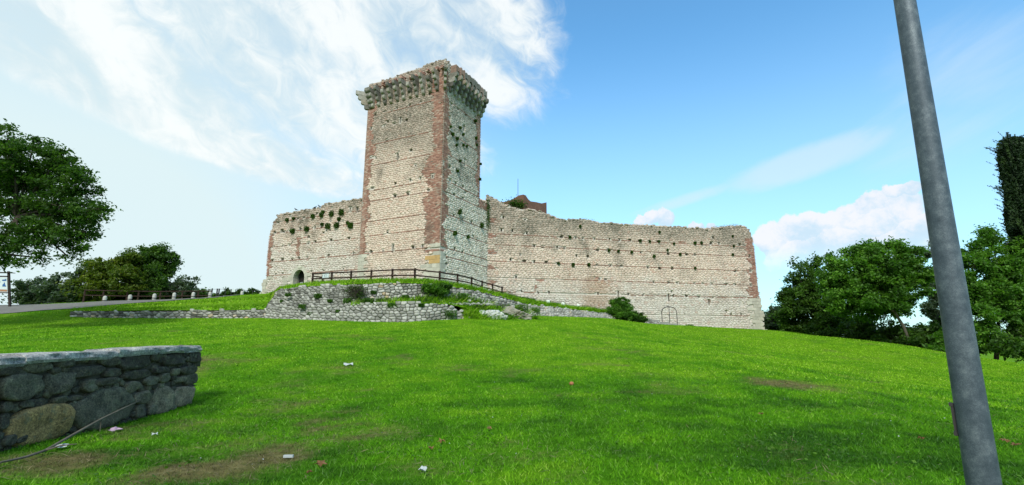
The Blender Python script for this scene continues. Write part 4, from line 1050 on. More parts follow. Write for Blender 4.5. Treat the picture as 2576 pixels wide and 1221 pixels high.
# ------------------------------------------------------------------ path side: bollards, rail fence, information board, wire fence
M_BOLL = simple_tint_mat('white_bollard_stone', [(0, (.42, .43, .38)), (1, (.52, .52, .46))], 6, (.75, 1.1), ((.16, .16, .12), .4))
M_BAND, k, b = new_mat('black_band'); b.inputs['Base Color'].default_value = (.02, .02, .02, 1)
def make_bollard():
    t = empty('bollard', (0, 0, 0), '-', 'bollard', 'white stone bollards along the far side of the path')
    m = MB(); prof = [(-.3, .17), (.2, .17), (.55, .165), (.63, .15), (.69, .11), (.72, .05), (.725, .005)]
    m.tube([(0, 0, z) for z, r in prof], [r for z, r in prof], 14); m.build('shaft', M_BOLL, t, smooth=True)
    m = MB(); m.tube([(0, 0, .22), (0, 0, .30)], .178, 14); m.build('band', M_BAND, t); return t
bl = ['nearest white bollard at the left end of the row beside the path', 'second white bollard from the left, beside the two small pale stones', 'wider looking white bollard in front of the dark round bushes',
      'fourth white bollard from the left along the path', 'white bollard in front of the thin shrub at the right of the bushes', 'white bollard against the end post of the dark rail fence', 'white bollard half hidden behind the grass crest near the castle wall']
b0 = make_bollard(); BP = [(262,763,46.2),(325.5,759.5,47.2),(387,756.5,48.5),(437,753.5,49.8),(485,752,51),(527.5,750.5,51.8),(608,748,53.5)]
for i, ((px, py, Y), lab) in enumerate(zip(BP, bl)):
    if i == 0: o = b0
    else:
        o = b0.copy(); COL.objects.link(o)
        for ch in [c for c in b0.children]: c = ch.copy(); COL.objects.link(c); c.parent = o
    q = P(px, py, Y); o.location = (q[0], Y, q[2]-.02); o['label'] = lab
fence2 = empty('path_fence', P(400, 752, 51), 'dark two rail wooden fence behind the row of white bollards', 'fence')
pf = [(215,729,756,48),(262,730,756,48.5),(322,731.5,756,49.2),(350,732,755,49.7),(405,732.5,753,50.6),(460,732,752,51.6),(500,731.5,751,52.3),(532,731,750,52.8)]
pp = []
for (x, yt, yb, Y) in pf:
    t = P(x, yt, Y); m = MB(); m.tube([(t[0], Y, P(x, yb, Y)[2]-.4), t], .085, 8); m.build('post', M_RAIL, fence2, (t[0], Y, t[2]-1)); pp.append(np.array(t))
for a, b_ in zip(pp[:-1], pp[1:]):
    for dz in (.07, .58):
        m = MB(); m.tube([a-[0, .09, dz], b_-[0, .09, dz]], .06, 7); m.build('rail', M_RAIL, fence2, tuple(a-[0, .09, dz]))
wf = empty('wire_fence', P(560, 748, 53), 'thin dark metal posts of a wire fence between the path and the castle wall', 'fence')
wp = [(524.6,727,750,52.9),(534,727,750,53),(547,726.5,749.5,53.2),(551.8,726.5,749.5,53.2),(567.8,727,748.5,53.6),(582.4,728,747.5,53.9),(593,728.5,747.5,54.2),(611,729.5,747,54.6),(636,730,744,55),(650,733,742,55.3)]
prev = None
for i, (x, yt, yb, Y) in enumerate(wp):
    t = P(x, yt, Y); m = MB(); m.tube([(t[0], Y, P(x, yb, Y)[2]-.3), t], .07 if i in (1, 2, 3) else .035, 6); m.build('post', M_IRON, wf, (t[0], Y, t[2]-1))
    if prev is not None:
        m = MB(); m.tube([np.array(prev)-[0, 0, .05], np.array(t)-[0, 0, .05]], .016, 4); m.build('wire', M_IRON, wf, prev)
    prev = t
c = P(588.3, 731.5, 54.0); m = MB(); m.box((c[0], c[1]-.08, c[2]), .42, .02, .33); tag(m.build('small_sign', M_WHITE, None, c), 'small pale sign fixed to the wire fence left of the castle', 'sign')
# information board at the left edge
ib = empty('information_board', P(5, 768, 40), 'roofed information board on dark posts at the left edge, beside the path', 'sign')
Yb = 40.; 
def pb(px, py): return np.array(P(px, py, Yb))
ZA = pb(21.8, 683)-pb(24.6, 771); HB = np.linalg.norm(ZA); ZA /= HB; XA = pb(24, 727)-pb(-46, 726); WB = np.linalg.norm(XA); XA /= WB; YA = np.array([0, 1., 0])   # the board leans
for px in (23.2, -46):
    t = (pb(px-1.3, 683)+pb(px+1.6, 776))/2; m = MB(); m.box(tuple(t), .15, .12, HB*1.06, XA, YA, ZA); m.build('post', M_DARKW, ib)
for nm, py, th_, wd_ in (('frame_top', 695.5, .10, 1.), ('frame_bottom', 736.5, .08, 1.)):
    m = MB(); m.box(tuple((pb(22, py)+pb(-46, py))/2), WB*wd_, .12, th_, XA, YA, ZA); m.build(nm, M_DARKW, ib)
m = MB(); m.box(tuple((pb(25, 683)+pb(-46, 690))/2+[0, .05, .02]), WB*1.15, .5, .05, XA, YA, ZA); m.build('roof', M_DARKW, ib)
m = MB(); m.box(tuple((pb(18, 716)+pb(-42, 716))/2+[0, -.01, 0]), WB*.9, .05, np.linalg.norm(pb(10, 698)-pb(10, 734.5)), XA, YA, ZA); m.build('panel', M_WHITE, ib)
bp, k, b = new_mat('blue_print'); b.inputs['Base Color'].default_value = (.04, .12, .30, 1)
bo, k, b = new_mat('tan_print'); b.inputs['Base Color'].default_value = (.38, .20, .11, 1)
def fig(pts, mt, nm):
    m = MB(); v = [(q[0], Yb-.044, q[2]) for q in (pb(x, y) for x, y in pts)]; v2 = [(a, Yb-.05, c_) for a, _, c_ in v]; n = len(v)
    m.add(v+v2, [tuple(range(n)), tuple(range(2*n-1, n-1, -1))]+[(i, (i+1) % n, n+(i+1) % n, n+i) for i in range(n)]); m.build(nm, mt, ib, v[0])
fig([(-44, 727.5), (19, 729), (19, 734), (-44, 733)], bo, 'printed_band')
fig([(6, 706), (8, 704), (14, 703.5), (16, 701.5), (17.5, 704), (17, 707), (12, 707.6), (8, 707)], bp, 'printed_picture')
fig([(7, 721), (8, 716), (11, 714), (11.5, 711), (13, 711), (14, 716), (17, 721.5)], bp, 'printed_picture')
fig([(-6, 711), (-4, 706), (0, 705), (2, 711)], bp, 'printed_picture'); fig([(-30, 712), (-28, 704), (-15, 704), (-13, 712)], bp, 'printed_picture')

# ------------------------------------------------------------------ the near dry stone wall at the left
fw = empty('near_stone_wall', (-7.9, 9.5, 0), 'dark rough stone garden wall with flat grey capstones close by on the left', 'stone wall')
E1 = np.array(P(497, 870, 11.6)); E0 = np.array(P(0, 905, 7.0)); NW = Plane((E1[0], E1[1], 0), (E0-E1)*[1, 1, 0]/np.linalg.norm((E0-E1)[:2])); NW.N = np.array([-NW.U[1], NW.U[0], 0.]); NW.N = NW.N if NW.N[0] > 0 else -NW.N
ztop = NW.hit(495, 868)[1]; ztop0 = NW.hit(0, 893)[1]; LW = NW.hit(0, 900)[0]+3.5
def near_mat(name, stops, dark, lich, sc=1.):
    m, k, b = new_mat(name); p = pos(k); c = k.ramp(attr(k, 'tint'), stops)
    mid = k.noise(p, 5*sc, 6, .65); fine = k.noise(p, 34*sc, 6, .7); sp = k.noise(p, 110, 3, .6)
    c = k.mix(1., c, k.ramp(mid, [(.25, (.45,)*3), (.5, (1.,)*3), (.75, (1.75, 1.75, 1.6))]), 'MULTIPLY')
    c = k.mix(1., c, k.ramp(fine*.6+sp*.4, [(.32, (.25,)*3), (.5, (.95,)*3), (.66, (2.3, 2.3, 2.1))]), 'MULTIPLY')
    c = k.mix(k.mr(k.noise(p, 9., 5, .7), .54, .64)*.55, c, lich); c = k.mix(k.mr(mid*.5+fine*.5, .44, .32)*.6, c, dark)
    k.put(b.inputs['Base Color'], c); bump(k, b, mid*.7+fine*.6, .9, .035); return m
M_NEAR = near_mat('near_wall_stone', [(0, (.034, .030, .024)), (.35, (.066, .058, .043)), (.6, (.125, .115, .08)), (.8, (.24, .19, .13)), (.93, (.28, .19, .08)), (1, (.31, .21, .09))], (.014, .014, .012), (.15, .16, .10))  # stone colours kept dark, so the shade on this wall sits in them
M_CAP = near_mat('capstone', [(0, (.22, .22, .215)), (1, (.31, .31, .30))], (.04, .045, .045), (.26, .27, .25), .8)
zt_ = lambda u: float(np.interp(u, [0, NW.hit(0, 900)[0], LW], [ztop, ztop0, ztop0]))-.02
# measured stones: centre x, y, width, height in crop units, tint
NS = [(155,470,350,205,.6),(445,435,225,180,.45),(305,760,485,300,.95),(785,630,440,310,.5),(285,320,215,98,.55),(60,350,190,85,.4),(500,292,150,70,.35),(640,355,310,88,.3),(838,280,150,80,.35),(1025,285,235,115,.2),
      (1192,240,95,80,.25),(1330,262,195,92,.2),(1478,245,95,92,.25),(850,365,150,72,.35),(1035,382,215,72,.3),(1225,345,130,52,.3),(1328,358,68,60,.62),(1432,342,140,72,.35),(1148,425,120,78,.62),(1250,405,95,78,.55),(1362,418,92,48,.6),(1448,412,95,92,.4),
      (668,460,118,108,.55),(820,432,235,62,.45),(1002,472,140,86,.6),(1080,555,132,105,.62),(1222,575,165,220,.72),(1385,550,170,170,.75),(455,572,130,60,.45),(560,560,110,50,.4),(205,600,150,62,.35),(40,625,100,85,.45),(1062,655,85,110,.5),
      (60,880,110,90,.4),(15,740,80,130,.35),(150,870,90,60,.3),(100,285,110,50,.2),(250,610,100,40,.25),(20,290,80,45,.25),(1150,650,60,80,.5),(1300,640,80,60,.55)]
NC = lambda x, y: (x*.330, 817.6+y*.330)
sites = []; own = []; ti = []; big = []
items = []
for (x, y, w_, h_, t) in NS:
    u, v = NW.hit(*NC(x, y)); ua, _ = NW.hit(*NC(x-w_/2, y)); ub, _ = NW.hit(*NC(x+w_/2, y)); _, va = NW.hit(*NC(x, y-h_/2)); _, vb_ = NW.hit(*NC(x, y+h_/2))
    a, b_ = abs(ub-ua)/2*.97, abs(va-vb_)/2*.97; big.append((u, v, a, b_)); n = 22; r0 = random.random()*6; poly = []; kc = random.choice((5, 6, 6, 7)) if t < .9 and w_ > 100 else 0
    ca_ = [2*math.pi*(q_+random.uniform(-.22, .22))/kc+r0 for q_ in range(kc)]; cr_ = [random.uniform(.98, 1.2) for _ in range(kc)]
    for k in range(n):
        th_ = 2*math.pi*k/n; e = 2/3.1; cc, ss = math.cos(th_), math.sin(th_); w = 1+random.uniform(-.035, .035)
        pu_, pv_ = math.copysign(abs(cc)**e, cc), math.copysign(abs(ss)**e, ss)
        if kc:                                   # blend towards an angular, broken outline
            best = 9.
            for q_ in range(kc):
                a1, a2 = ca_[q_], ca_[(q_+1) % kc]; x1, y1, x2, y2 = cr_[q_]*math.cos(a1), cr_[q_]*math.sin(a1), cr_[(q_+1) % kc]*math.cos(a2), cr_[(q_+1) % kc]*math.sin(a2)
                den = cc*(y2-y1)-ss*(x2-x1)
                if abs(den) > 1e-6:
                    tt = (x1*(y2-y1)-y1*(x2-x1))/den; ss_ = (x1*ss-y1*cc)/den if abs(den) > 1e-6 else 9
                    if tt > .3: best = min(best, tt)
            rr_ = min(best, 1.25); ro_ = math.hypot(pu_, pv_); f_ = (.72*rr_*1.08+.28*ro_)/ro_; pu_ *= f_; pv_ *= f_
        poly.append((u+a*w*pu_, v+b_*w*pv_))
    h = .045+.08*min(a, b_*1.5); m = MB(); V_ = []; rings = [(1., -.12), (.995, h*.25), (.94, h*.75), (.80, h*.95), (.58, h), (.33, h*1.03), (.12, h*1.0)]; tlu, tlv = random.uniform(-.12, .12), random.uniform(-.12, .12)
    for (s, d) in rings:
        for (pu, pv) in poly:
            q = (u+(pu-u)*s, v+(pv-v)*s); dn = (float(LN(np.array([q[0]*6+40, q[1]*6, 3.+t*9]))) - .5)*.07+(float(LN(np.array([q[0]*17+40, q[1]*17, 8.]))) - .5)*.03+tlu*(q[0]-u)+tlv*(q[1]-v) if d > 0 else 0
            V_.append(NW.pt(q[0], q[1], d+dn))
    F = [(j*n+k, j*n+(k+1) % n, (j+1)*n+(k+1) % n, (j+1)*n+k) for j in range(len(rings)-1) for k in range(n)]+[tuple((len(rings)-1)*n+k for k in range(n))]
    mesh_obj('stone', V_, F, M_NEAR, fw, NW.pt(u, v), True, {'tint': [t+random.uniform(-.06, .06) if t < .9 else t]*len(V_)})
v = -.05
while v < ztop-.15:
    u = 0.02
    while u < LW:
        w = random.uniform(.12, .26); uu = u+w/2; u += w
        sites.append((uu, v+random.uniform(-.03, .03))); inside = any(((uu-a)/(c_*1.02))**2+((v-b2)/(d_*1.02))**2 < 1.0 for a, b2, c_, d_ in big); own.append(not inside)
    v += .125
for i, poly in voronoi(sites, .012, 1.2, .3, own).items():
    poly = [(q_[0], max(-.3, min(q_[1], zt_(q_[0])-.13))) for q_ in poly]
    if area(poly) < .002: continue
    v_, f, c = stone_geo(poly, random.uniform(.0, .05), NW.pt, back=-.12, cut=.6); mesh_obj('stone', v_, f, M_NEAR, fw, c, True, {'tint': [random.uniform(.05, .6)]*len(v_)})
m = MB(); zk_ = min(ztop, ztop0)-.08; m.box(NW.pt(LW/2, (zk_-.6)/2, -.27), LW-.05, .46, zk_+.6, NW.U, NW.N, tint=.5); m.build('wall_core', M_DIRT, fw)
# stones of the end face
for k in range(9):
    for j in range(2):
        c = NW.pt(.03+random.uniform(-.03, .05), .05+k*.155, -.12-.25*j); m = MB(); rock(m, c, .12, .15, .088, 2, .45, random.uniform(.2, .65)); m.build('stone', M_NEAR, fw, c, smooth=True)
# capstones
ce = [-.06, NW.hit(289, 880)[0], NW.hit(52, 890)[0], LW*.86, LW]
for i, (a, b_) in enumerate(zip(ce[:-1], ce[1:])):
    b_ -= .012; n = 44; V_ = []; F = []; prof = [(.06, -.145), (.085, -.10), (.08, -.05), (.07, -.012), (.03, .004), (-.12, .006), (-.30, .004), (-.50, .0), (-.56, -.02), (-.57, -.145)]
    for k in range(n):
        u = a+(b_-a)*k/(n-1)
        for (d, z) in prof:
            jj = (float(LN(np.array([u*6, d*9+5, z*20+i])))-.5)*.05; ee = (float(LN(np.array([u*2.2, 4., i*3.])))-.5)*.03; zz = .0 if i else .012
            V_.append(NW.pt(u, zt_(u)+z+jj*.35+ee+zz-(.03 if i == 2 else 0), d+(jj+ee if d > 0 else jj)))
    K = len(prof)
    for k in range(n-1):
        for j in range(K): F.append((k*K+j, (k+1)*K+j, (k+1)*K+(j+1) % K, k*K+(j+1) % K))
    F.append(tuple(range(K))); F.append(tuple((n-1)*K+j for j in range(K)))
    mesh_obj('capstone', V_, F, M_CAP, fw, NW.pt(a, zt_(a)), False, {'tint': [random.random()]*len(V_)})

# ------------------------------------------------------------------ steel pole close by on the right
pole = empty('steel_pole', (2.955, 3.2, float(H(2.955, 3.2))), 'tall bare galvanised steel pole standing close by on the right', 'pole')
mg, k, b = new_mat('galvanised_steel'); p = pos(k)
mpn = k.node('ShaderNodeMapping'); k.l.new(p.s, mpn.inputs[0]); mpn.inputs['Scale'].default_value = (2, 2, 2)
n = k.noise(V(k, mpn.outputs[0]), 6, 6, .7)*.55+k.noise(p, 170, 4, .8)*.45
k.put(b.inputs['Base Color'], k.ramp(n, [(.32, (.035, .052, .065)), (.5, (.085, .11, .13)), (.66, (.20, .235, .25))])); b.inputs['Metallic'].default_value = .35; b.inputs['Roughness'].default_value = .55; b.inputs['Specular IOR Level'].default_value = .4
bump(k, b, k.noise(p, 160, 2, .6), .15, .004)
m = MB(); zz = [(-.5, .090), (0, .088), (1, .0835), (2.5, .073), (4.5, .0625), (6.6, .055), (8.8, .047)]; PX = lambda z: 2.955+(z-2.3)*.0135; PR = lambda z: float(np.interp(z, [a for a, _ in zz], [b for _, b in zz]))
m.tube([(PX(z), 3.2, z) for z, r in zz], [r for z, r in zz], 40); m.build('shaft', mg, pole, smooth=True)
bm_, k, b = new_mat('dark_fitting'); b.inputs['Base Color'].default_value = (.05, .045, .045, 1)
qa, qb = P(2406.5, 1018, 3.2), P(2419, 1101, 3.2)
vn_ = np.array([-.735, .678, 0.]); vt_ = np.array([.678, .735, 0.]); zq = (qa[2]+qb[2])/2; pc_ = np.array([PX(zq), 3.2, zq])+vn_*(PR(zq)+.006)
m = MB(); m.box(tuple(pc_), .018, .045, qa[2]-qb[2], vn_, vt_); m.build('hatch_plate', bm_, pole, qa)
for z in (qa[2]-.008, qb[2]+.012): m = MB(); m.box((pc_[0]+vn_[0]*.004, pc_[1]+vn_[1]*.004, z), .022, .05, .02, vn_, vt_); m.build('lug', bm_, pole, (2.87, 3.17, z))
# ------------------------------------------------------------------ leaves, trees and shrubs
def leaf_mat(name, stops, trans=.42, rough=.6):
    m = bpy.data.materials.new(name); m.use_nodes = True; t = m.node_tree; t.nodes.clear(); k = NT(t)
    c = k.ramp(attr(k, 'tint'), stops); c = k.mix(1., c, k.ramp(k.noise(pos(k), .9, 3, .5), [(.3, (.7, .75, .7)), (.7, (1.25, 1.2, 1.1))]), 'MULTIPLY')
    b = k.node('ShaderNodeBsdfPrincipled'); b.inputs['Roughness'].default_value = rough; b.inputs['Specular IOR Level'].default_value = .3; k.put(b.inputs['Base Color'], c)
    tr = k.node('ShaderNodeBsdfTranslucent'); k.put(tr.inputs[0], k.mix(1., c, (1.3, 1.5, .6), 'MULTIPLY'))
    mx = k.node('ShaderNodeMixShader'); mx.inputs[0].default_value = trans; k.l.new(b.outputs[0], mx.inputs[1]); k.l.new(tr.outputs[0], mx.inputs[2])
    o = k.node('ShaderNodeOutputMaterial'); k.l.new(mx.outputs[0], o.inputs[0]); return m
L_DARK = leaf_mat('dark_leaves', [(0, (.019, .052, .009)), (.6, (.052, .122, .016)), (1, (.105, .205, .026))])
L_MID = leaf_mat('mid_green_leaves', [(0, (.03, .085, .010)), (.6, (.08, .20, .02)), (1, (.16, .33, .035))])
L_OLIVE = leaf_mat('olive_leaves', [(0, (.04, .075, .008)), (.6, (.10, .155, .015)), (1, (.18, .21, .025))])
L_HAZY = leaf_mat('greyish_leaves', [(0, (.04, .065, .04)), (.6, (.075, .12, .07)), (1, (.13, .18, .12))])
L_GRASSY = leaf_mat('bright_leaves', [(0, (.03, .08, .008)), (.6, (.06, .16, .012)), (1, (.11, .24, .02))])
L_CYP = leaf_mat('cypress_leaves', [(0, (.008, .022, .007)), (.6, (.020, .048, .012)), (1, (.045, .085, .018))], .1)
L_DRY = leaf_mat('dry_stems', [(0, (.10, .085, .05)), (1, (.22, .19, .11))], .2)
M_BARK = simple_tint_mat('bark', [(0, (.035, .03, .022)), (1, (.07, .058, .042))], 9, (.6, 1.3))
M_BARKL = simple_tint_mat('pale_bark', [(0, (.09, .08, .06)), (1, (.13, .115, .085))], 9, (.6, 1.3))

def leaf_quads(C, size, aspect=.5, up=.55, r=rng):
    n = len(C); nrm_ = r.normal(size=(n, 3)); nrm_[:, 2] = np.abs(nrm_[:, 2])+up; nrm_ /= np.linalg.norm(nrm_, axis=1)[:, None]
    a = r.normal(size=(n, 3)); a -= nrm_*(a*nrm_).sum(1)[:, None]; a /= np.linalg.norm(a, axis=1)[:, None]; b = np.cross(nrm_, a)
    s = (size*(.6+.8*r.random(n)))[:, None]; v = np.stack([C-a*s, C+b*s*aspect+nrm_*s*.12, C+a*s, C-b*s*aspect+nrm_*s*.12], 1)
    return v.reshape(-1, 3), np.arange(n*4).reshape(n, 4)
def foliage(name, C, size, mat, parent, aspect=.5, up=.55, tint=None, loc=None):
    v, f = leaf_quads(C, size, aspect, up); t = rng.random(len(C)) if tint is None else tint
    return mesh_obj(name, v, f, mat, parent, world_loc(parent) if (loc is None and parent is not None) else (loc or (0, 0, 0)), attrs={'tint': np.repeat(t, 4)})
def tree(name, label, cat, base, blobs, mat, nleaf, size, trunk=None, tr=.16, bark=None, clump=.34, flat=1.05, fill=.55, group=None, up=.3, limbs=True, twigs=2):
    """blobs: (px, py, Y, r px[, density]); base: world point at the foot of the trunk"""
    root = empty(name, tuple(base), label, cat, group); B = []
    for q in blobs:
        px, py, Y, r = q[:4]; c = np.array(P(px, py, Y)); B.append((c, r*Y/FP*1.02, q[4] if len(q) > 4 else 1.))
    nleaf = int(nleaf*1.75); size = size*1.32; clump = clump*1.12
    tot = sum(r*r*r**.4*d for _, r, d in B); Cs = []; T = []; tips = []
    for c, r, d in B:
        n = int(nleaf*r*r*r**.4*d/tot); k = max(6, int((r/clump)**2*2.6*min(1, d*.7+.3)))
        dirs = rng.normal(size=(k, 3)); dirs /= np.linalg.norm(dirs, axis=1)[:, None]; rad = r*(fill+(1-fill)*rng.random(k)**.5)*(1+.16*rng.normal(size=k))
        cc = c+dirs*rad[:, None]*[1, 1, .92]; tips += [(cc[i], c, r) for i in range(0, k, twigs)]
        cl = rng.integers(0, k, n); sg = clump*(.5+rng.random(k))
        q = cc[cl]+rng.normal(size=(n, 3))*(sg[cl]*.52)[:, None]*[1, 1, flat*.7]; Cs.append(q)
        tone = rng.random(k)*.5; T.append(np.clip(tone[cl]+rng.random(n)*.55, 0, 1))
    foliage('crown', np.concatenate(Cs), size, mat, root, tint=np.concatenate(T), up=up)
    if trunk is None: trunk = [tuple(base), tuple(np.mean([c for c, _, _ in B], 0))]
    tk = [np.array(q, float) for q in trunk]; m = MB(); k = len(tk)
    m.tube(tk, [tr*(1-.6*i/(k-1)) for i in range(k)], 9)
    if limbs:
        for c, r, _ in B:
            s = tk[-1] if np.linalg.norm(tk[-1]-c) < np.linalg.norm(tk[len(tk)//2]-c) else tk[len(tk)//2]
            md = s*.55+c*.45+rng.normal(size=3)*r*.15+[0, 0, .1*r]; m.tube([s, md, c], [tr*.4, tr*.25, tr*.13], 6)
        for t, c, r in tips[:260]:
            md = (t+c)/2+rng.normal(size=3)*r*.08; m.tube([c+(t-c)*.1, md, t], [tr*.12, tr*.07, .008], 4, cap=False)
    m.build('trunk', bark or M_BARK, root, smooth=True)
    return root
def gz(x, y, e=0.): return (x, y, float(H(x, y))+e)
def foot(px, py, Y): q = P(px, py, Y); return gz(q[0], Y, -.1)

tb = foot(-75, 760, 28.)
tree('broadleaf_tree', 'large dark broadleaf tree leaning into the frame at the left edge', 'tree', tb,
     [(30,395,27,62),(115,425,28,62),(185,455,27.5,50),(60,500,29,80),(150,520,28,68),(210,530,27,42),(250,528,27,22),(120,590,27.5,52),(188,600,27.5,38),(55,600,28,50),(225,480,28,25),(20,347,28,30),(85,362,28,26),(150,400,27.5,30),
      (-70,430,29,110),(-130,560,29,110),(-20,640,28,45),(70,645,27.5,22,.6),(110,650,27.5,20,.6),(170,645,27.5,20,.7),(215,585,27.5,26,.7),(265,525,27,12,.8)], L_DARK, 42000, .072,
     trunk=[tb, P(-62,690,28), P(-30,640,28), P(10,600,28), P(45,545,28.3)], tr=.27, clump=.36, fill=.35, flat=.9)
SB = 'shrubs and small trees beyond the path'
b_ = foot(110, 766, 51)
tree('shrub', 'loose pale leaved shrub beyond the path behind the information board', 'shrub', b_, [(60,725,50,26,.5),(110,715,51,28,.5),(155,715,51,28,.5),(190,735,50,26),(130,745,50,28,.8),(75,752,50,18,.6),(205,700,51,22,.5),(165,752,49.5,22),(38,748,50,14,.4)], L_HAZY, 6500, .115, clump=.36, fill=.2, tr=.08, group=SB)
b_ = foot(262, 762, 51)
tree('shrub', 'olive green spreading bush left of the dark rounded one beyond the path', 'shrub', b_, [(225,700,51,26),(262,680,51,36),(305,668,51,36),(290,710,50.5,36),(245,730,50,32),(320,705,50,36),(215,672,52,20,.5),(335,640,51.5,16),(200,735,50,28)], L_OLIVE, 15000, .10, clump=.4, fill=.3, tr=.1, group=SB)
b_ = foot(385, 757, 53.5)
tree('small_tree', 'dark green rounded small tree behind the white bollards beyond the path', 'tree', b_, [(365,665,54,38),(410,665,54,32),(345,690,53.5,38),(395,700,53,38),(425,650,54,18),(330,655,54.5,22),(372,640,54,22),(405,638,54,20),(385,735,52.5,34),(345,735,52.5,30),(300,742,52.5,30),(432,680,54,16,.7)], L_DARK, 24000, .10, clump=.4, fill=.3, tr=.12, group=SB)
b_ = foot(455, 754, 54)
tree('shrub', 'thin twiggy shrub right of the dark rounded tree beyond the path', 'shrub', b_, [(440,725,54,20),(468,728,54,20),(480,708,54,14,.5),(455,708,54,14,.5),(425,735,53.5,20),(490,742,53.5,10)], L_HAZY, 3000, .10, clump=.34, fill=.2, tr=.06, group=SB)
b_ = foot(620, 745, 56)
tree('hedge_weeds', 'low tangle of weeds along the wire fence beside the castle wall', 'weeds', b_, [(560,741,55.5,8,.8),(575,740,55.5,10),(592,741,55.5,9),(610,741,55.5,9),(628,740,55.8,9),(645,739,56,8),(571,729,55.5,6,.5),(604,730,55.5,6,.5),(630,730,55.8,6,.5),(641,731,56,5,.4),(540,745,55,8)], L_DARK, 3000, .085, clump=.2, fill=.1, tr=.03)
b_ = foot(330, 762, 54)
tree('low_hedge', 'long dark low hedge behind the rail fence on the far side of the path', 'hedge', b_, [(x_, 746+4*math.sin(x_*.05)-(x_-60)*.008, 50.8+(x_-60)*.0095, 13) for x_ in range(60, 520, 15)]+[(x_, 760-(x_-60)*.012, 50.6+(x_-60)*.0095, 12) for x_ in range(66, 520, 17)], L_DARK, 14000, .10, clump=.34, fill=.1, tr=.05, limbs=False)
# right side
RS = 'trees beyond the lawn on the right'
b_ = foot(2292, 868, 43.5)
tree('leaning_tree', 'bright green wide tree with a slim leaning trunk left of the steel pole', 'tree', b_, [(2150,690,46,58),(2225,680,45,60),(2290,680,45,42),(2120,745,46,52),(2200,745,45,58),(2275,735,44.5,45),(2185,635,46,34),(2245,628,45,28),(2300,640,45,26),(2095,690,47,36),(2330,690,45,22,.7),(2150,640,47,26)],
     L_MID, 40000, .105, trunk=[b_, P(2272,820,43.8), P(2250,785,44), P(2215,765,44.5), P(2175,735,45.5)], tr=.15, bark=M_BARKL, clump=.42, fill=.35, flat=1., group=RS)
b_ = foot(2010, 845, 57)
tree('small_tree', 'darker tree with thin bare topped branches at the left end of the right hand trees', 'tree', b_, [(2005,700,57,24,.5),(2030,672,57,22,.28),(2000,665,57,14,.25),(2060,665,57,24,.4),(1985,735,57,20),(2010,760,56.5,42),(2050,720,56.5,38),(2070,775,56,45),(1990,790,56,34),(2110,800,54,42),(2095,650,57,22,.4)], L_DARK, 22000, .12, clump=.45, fill=.3, tr=.14, group=RS)
for i, (px, py, pw, ph, Y, mat, lab) in enumerate([(1948,805,34,28,62,L_HAZY,'low hazy green hedge bush right beside the end of the long wall'),(2010,822,46,30,57,L_DARK,'dark low bush under the bare topped tree'),(2090,828,46,32,53,L_DARK,'dark low bush in the shade between the two right hand trees'),
                           (2170,835,46,34,49.5,L_DARK,'dark low bush behind the crown of the leaning tree'),(2250,850,44,30,47,L_DARK,'dark low bush just behind the leaning trunk'),(2330,855,44,34,44,L_DARK,'dark low bush between the leaning trunk and the steel pole'),(2400,872,44,40,41,L_MID,'leafy low bush partly hidden behind the steel pole')]):
    q = foot(px, py, Y)
    tree('bush', lab, 'bush', q, [(px-pw*.55,py,Y,ph*.8),(px,py-ph*.3,Y,ph),(px+pw*.55,py,Y,ph*.85),(px,py+ph*.5,Y-.5,ph*.9),(px-pw*.6,py+ph*.5,Y-.5,ph*.8)], mat, 4500, .12, clump=.4, fill=.1, tr=.08, group='low bushes under the right hand trees')
b_ = foot(2375, 868, 50)
tree('conifer', 'pale blue green feathery conifer half hidden behind the steel pole', 'tree', b_, [(2352,640,50,22,.35),(2362,690,50,30,.5),(2372,745,50,34,.6),(2380,800,49,38,.7),(2355,610,50,12,.3),(2340,720,50,20,.5),(2345,780,49.5,26,.7)], L_HAZY, 9000, .11, clump=.35, fill=.1, tr=.1, group=RS)
b_ = foot(2500, 890, 39)
tree('broadleaf_tree', 'broad leafy tree right of the steel pole in front of the cypress', 'tree', b_, [(2450,625,41,32,.7),(2490,600,41,28),(2535,610,41,30),(2455,680,40,38,.8),(2515,670,40,46),(2570,680,40,46),(2440,740,40,40),(2500,745,39.5,52),(2565,760,39.5,52),(2460,800,39,42),(2530,815,39,46),(2620,740,40,70),(2470,845,38.5,30,.8),(2640,840,39,60)],
     L_MID, 46000, .095, clump=.4, fill=.3, tr=.17, flat=1., group=RS)
b_ = foot(2600, 900, 36.5)
tree('bush', 'dark undergrowth at the foot of the cypress by the right edge', 'bush', b_, [(2520,868,37,26),(2570,870,37,34),(2625,880,37,40),(2575,835,37.5,30)], L_DARK, 6500, .11, clump=.4, fill=.1, tr=.08)
# cypress
cy = empty('cypress', foot(2550, 890, 40.5), 'tall narrow dark cypress at the right edge of the picture', 'tree')
pts = []; Yc = 40.5; xc0 = P(2548, 600, Yc); top = P(2535, 352, Yc)[2]; bot = P(2550, 870, Yc)[2]; n = 60000
h = rng.random(n)**.9; z = top-(top-bot)*h; rad = np.interp(h, [0, .015, .05, .15, .5, .8, 1.], [.35, .75, 1.0, 1.12, 1.3, 1.4, 1.0]); th_ = rng.random(n)*6.283
cl = LN(np.stack([np.cos(th_)*2.2+20, np.sin(th_)*2.2+20, z*.9+2*np.cos(th_*3)], -1)); rr = rad*(.72+.55*cl)*(.35+.65*rng.random(n)**.5)
xc = np.interp(z, [bot, top], [P(2640, 870, Yc)[0], P(2546, 352, Yc)[0]])
foliage('crown', np.stack([xc+rr*np.cos(th_), Yc+rr*np.sin(th_), z+cl*.3], 1), .14, L_CYP, cy, .4, -.2, tint=np.clip((cl-.3)*1.3+rng.random(n)*.4, 0, 1))
sp = []; 
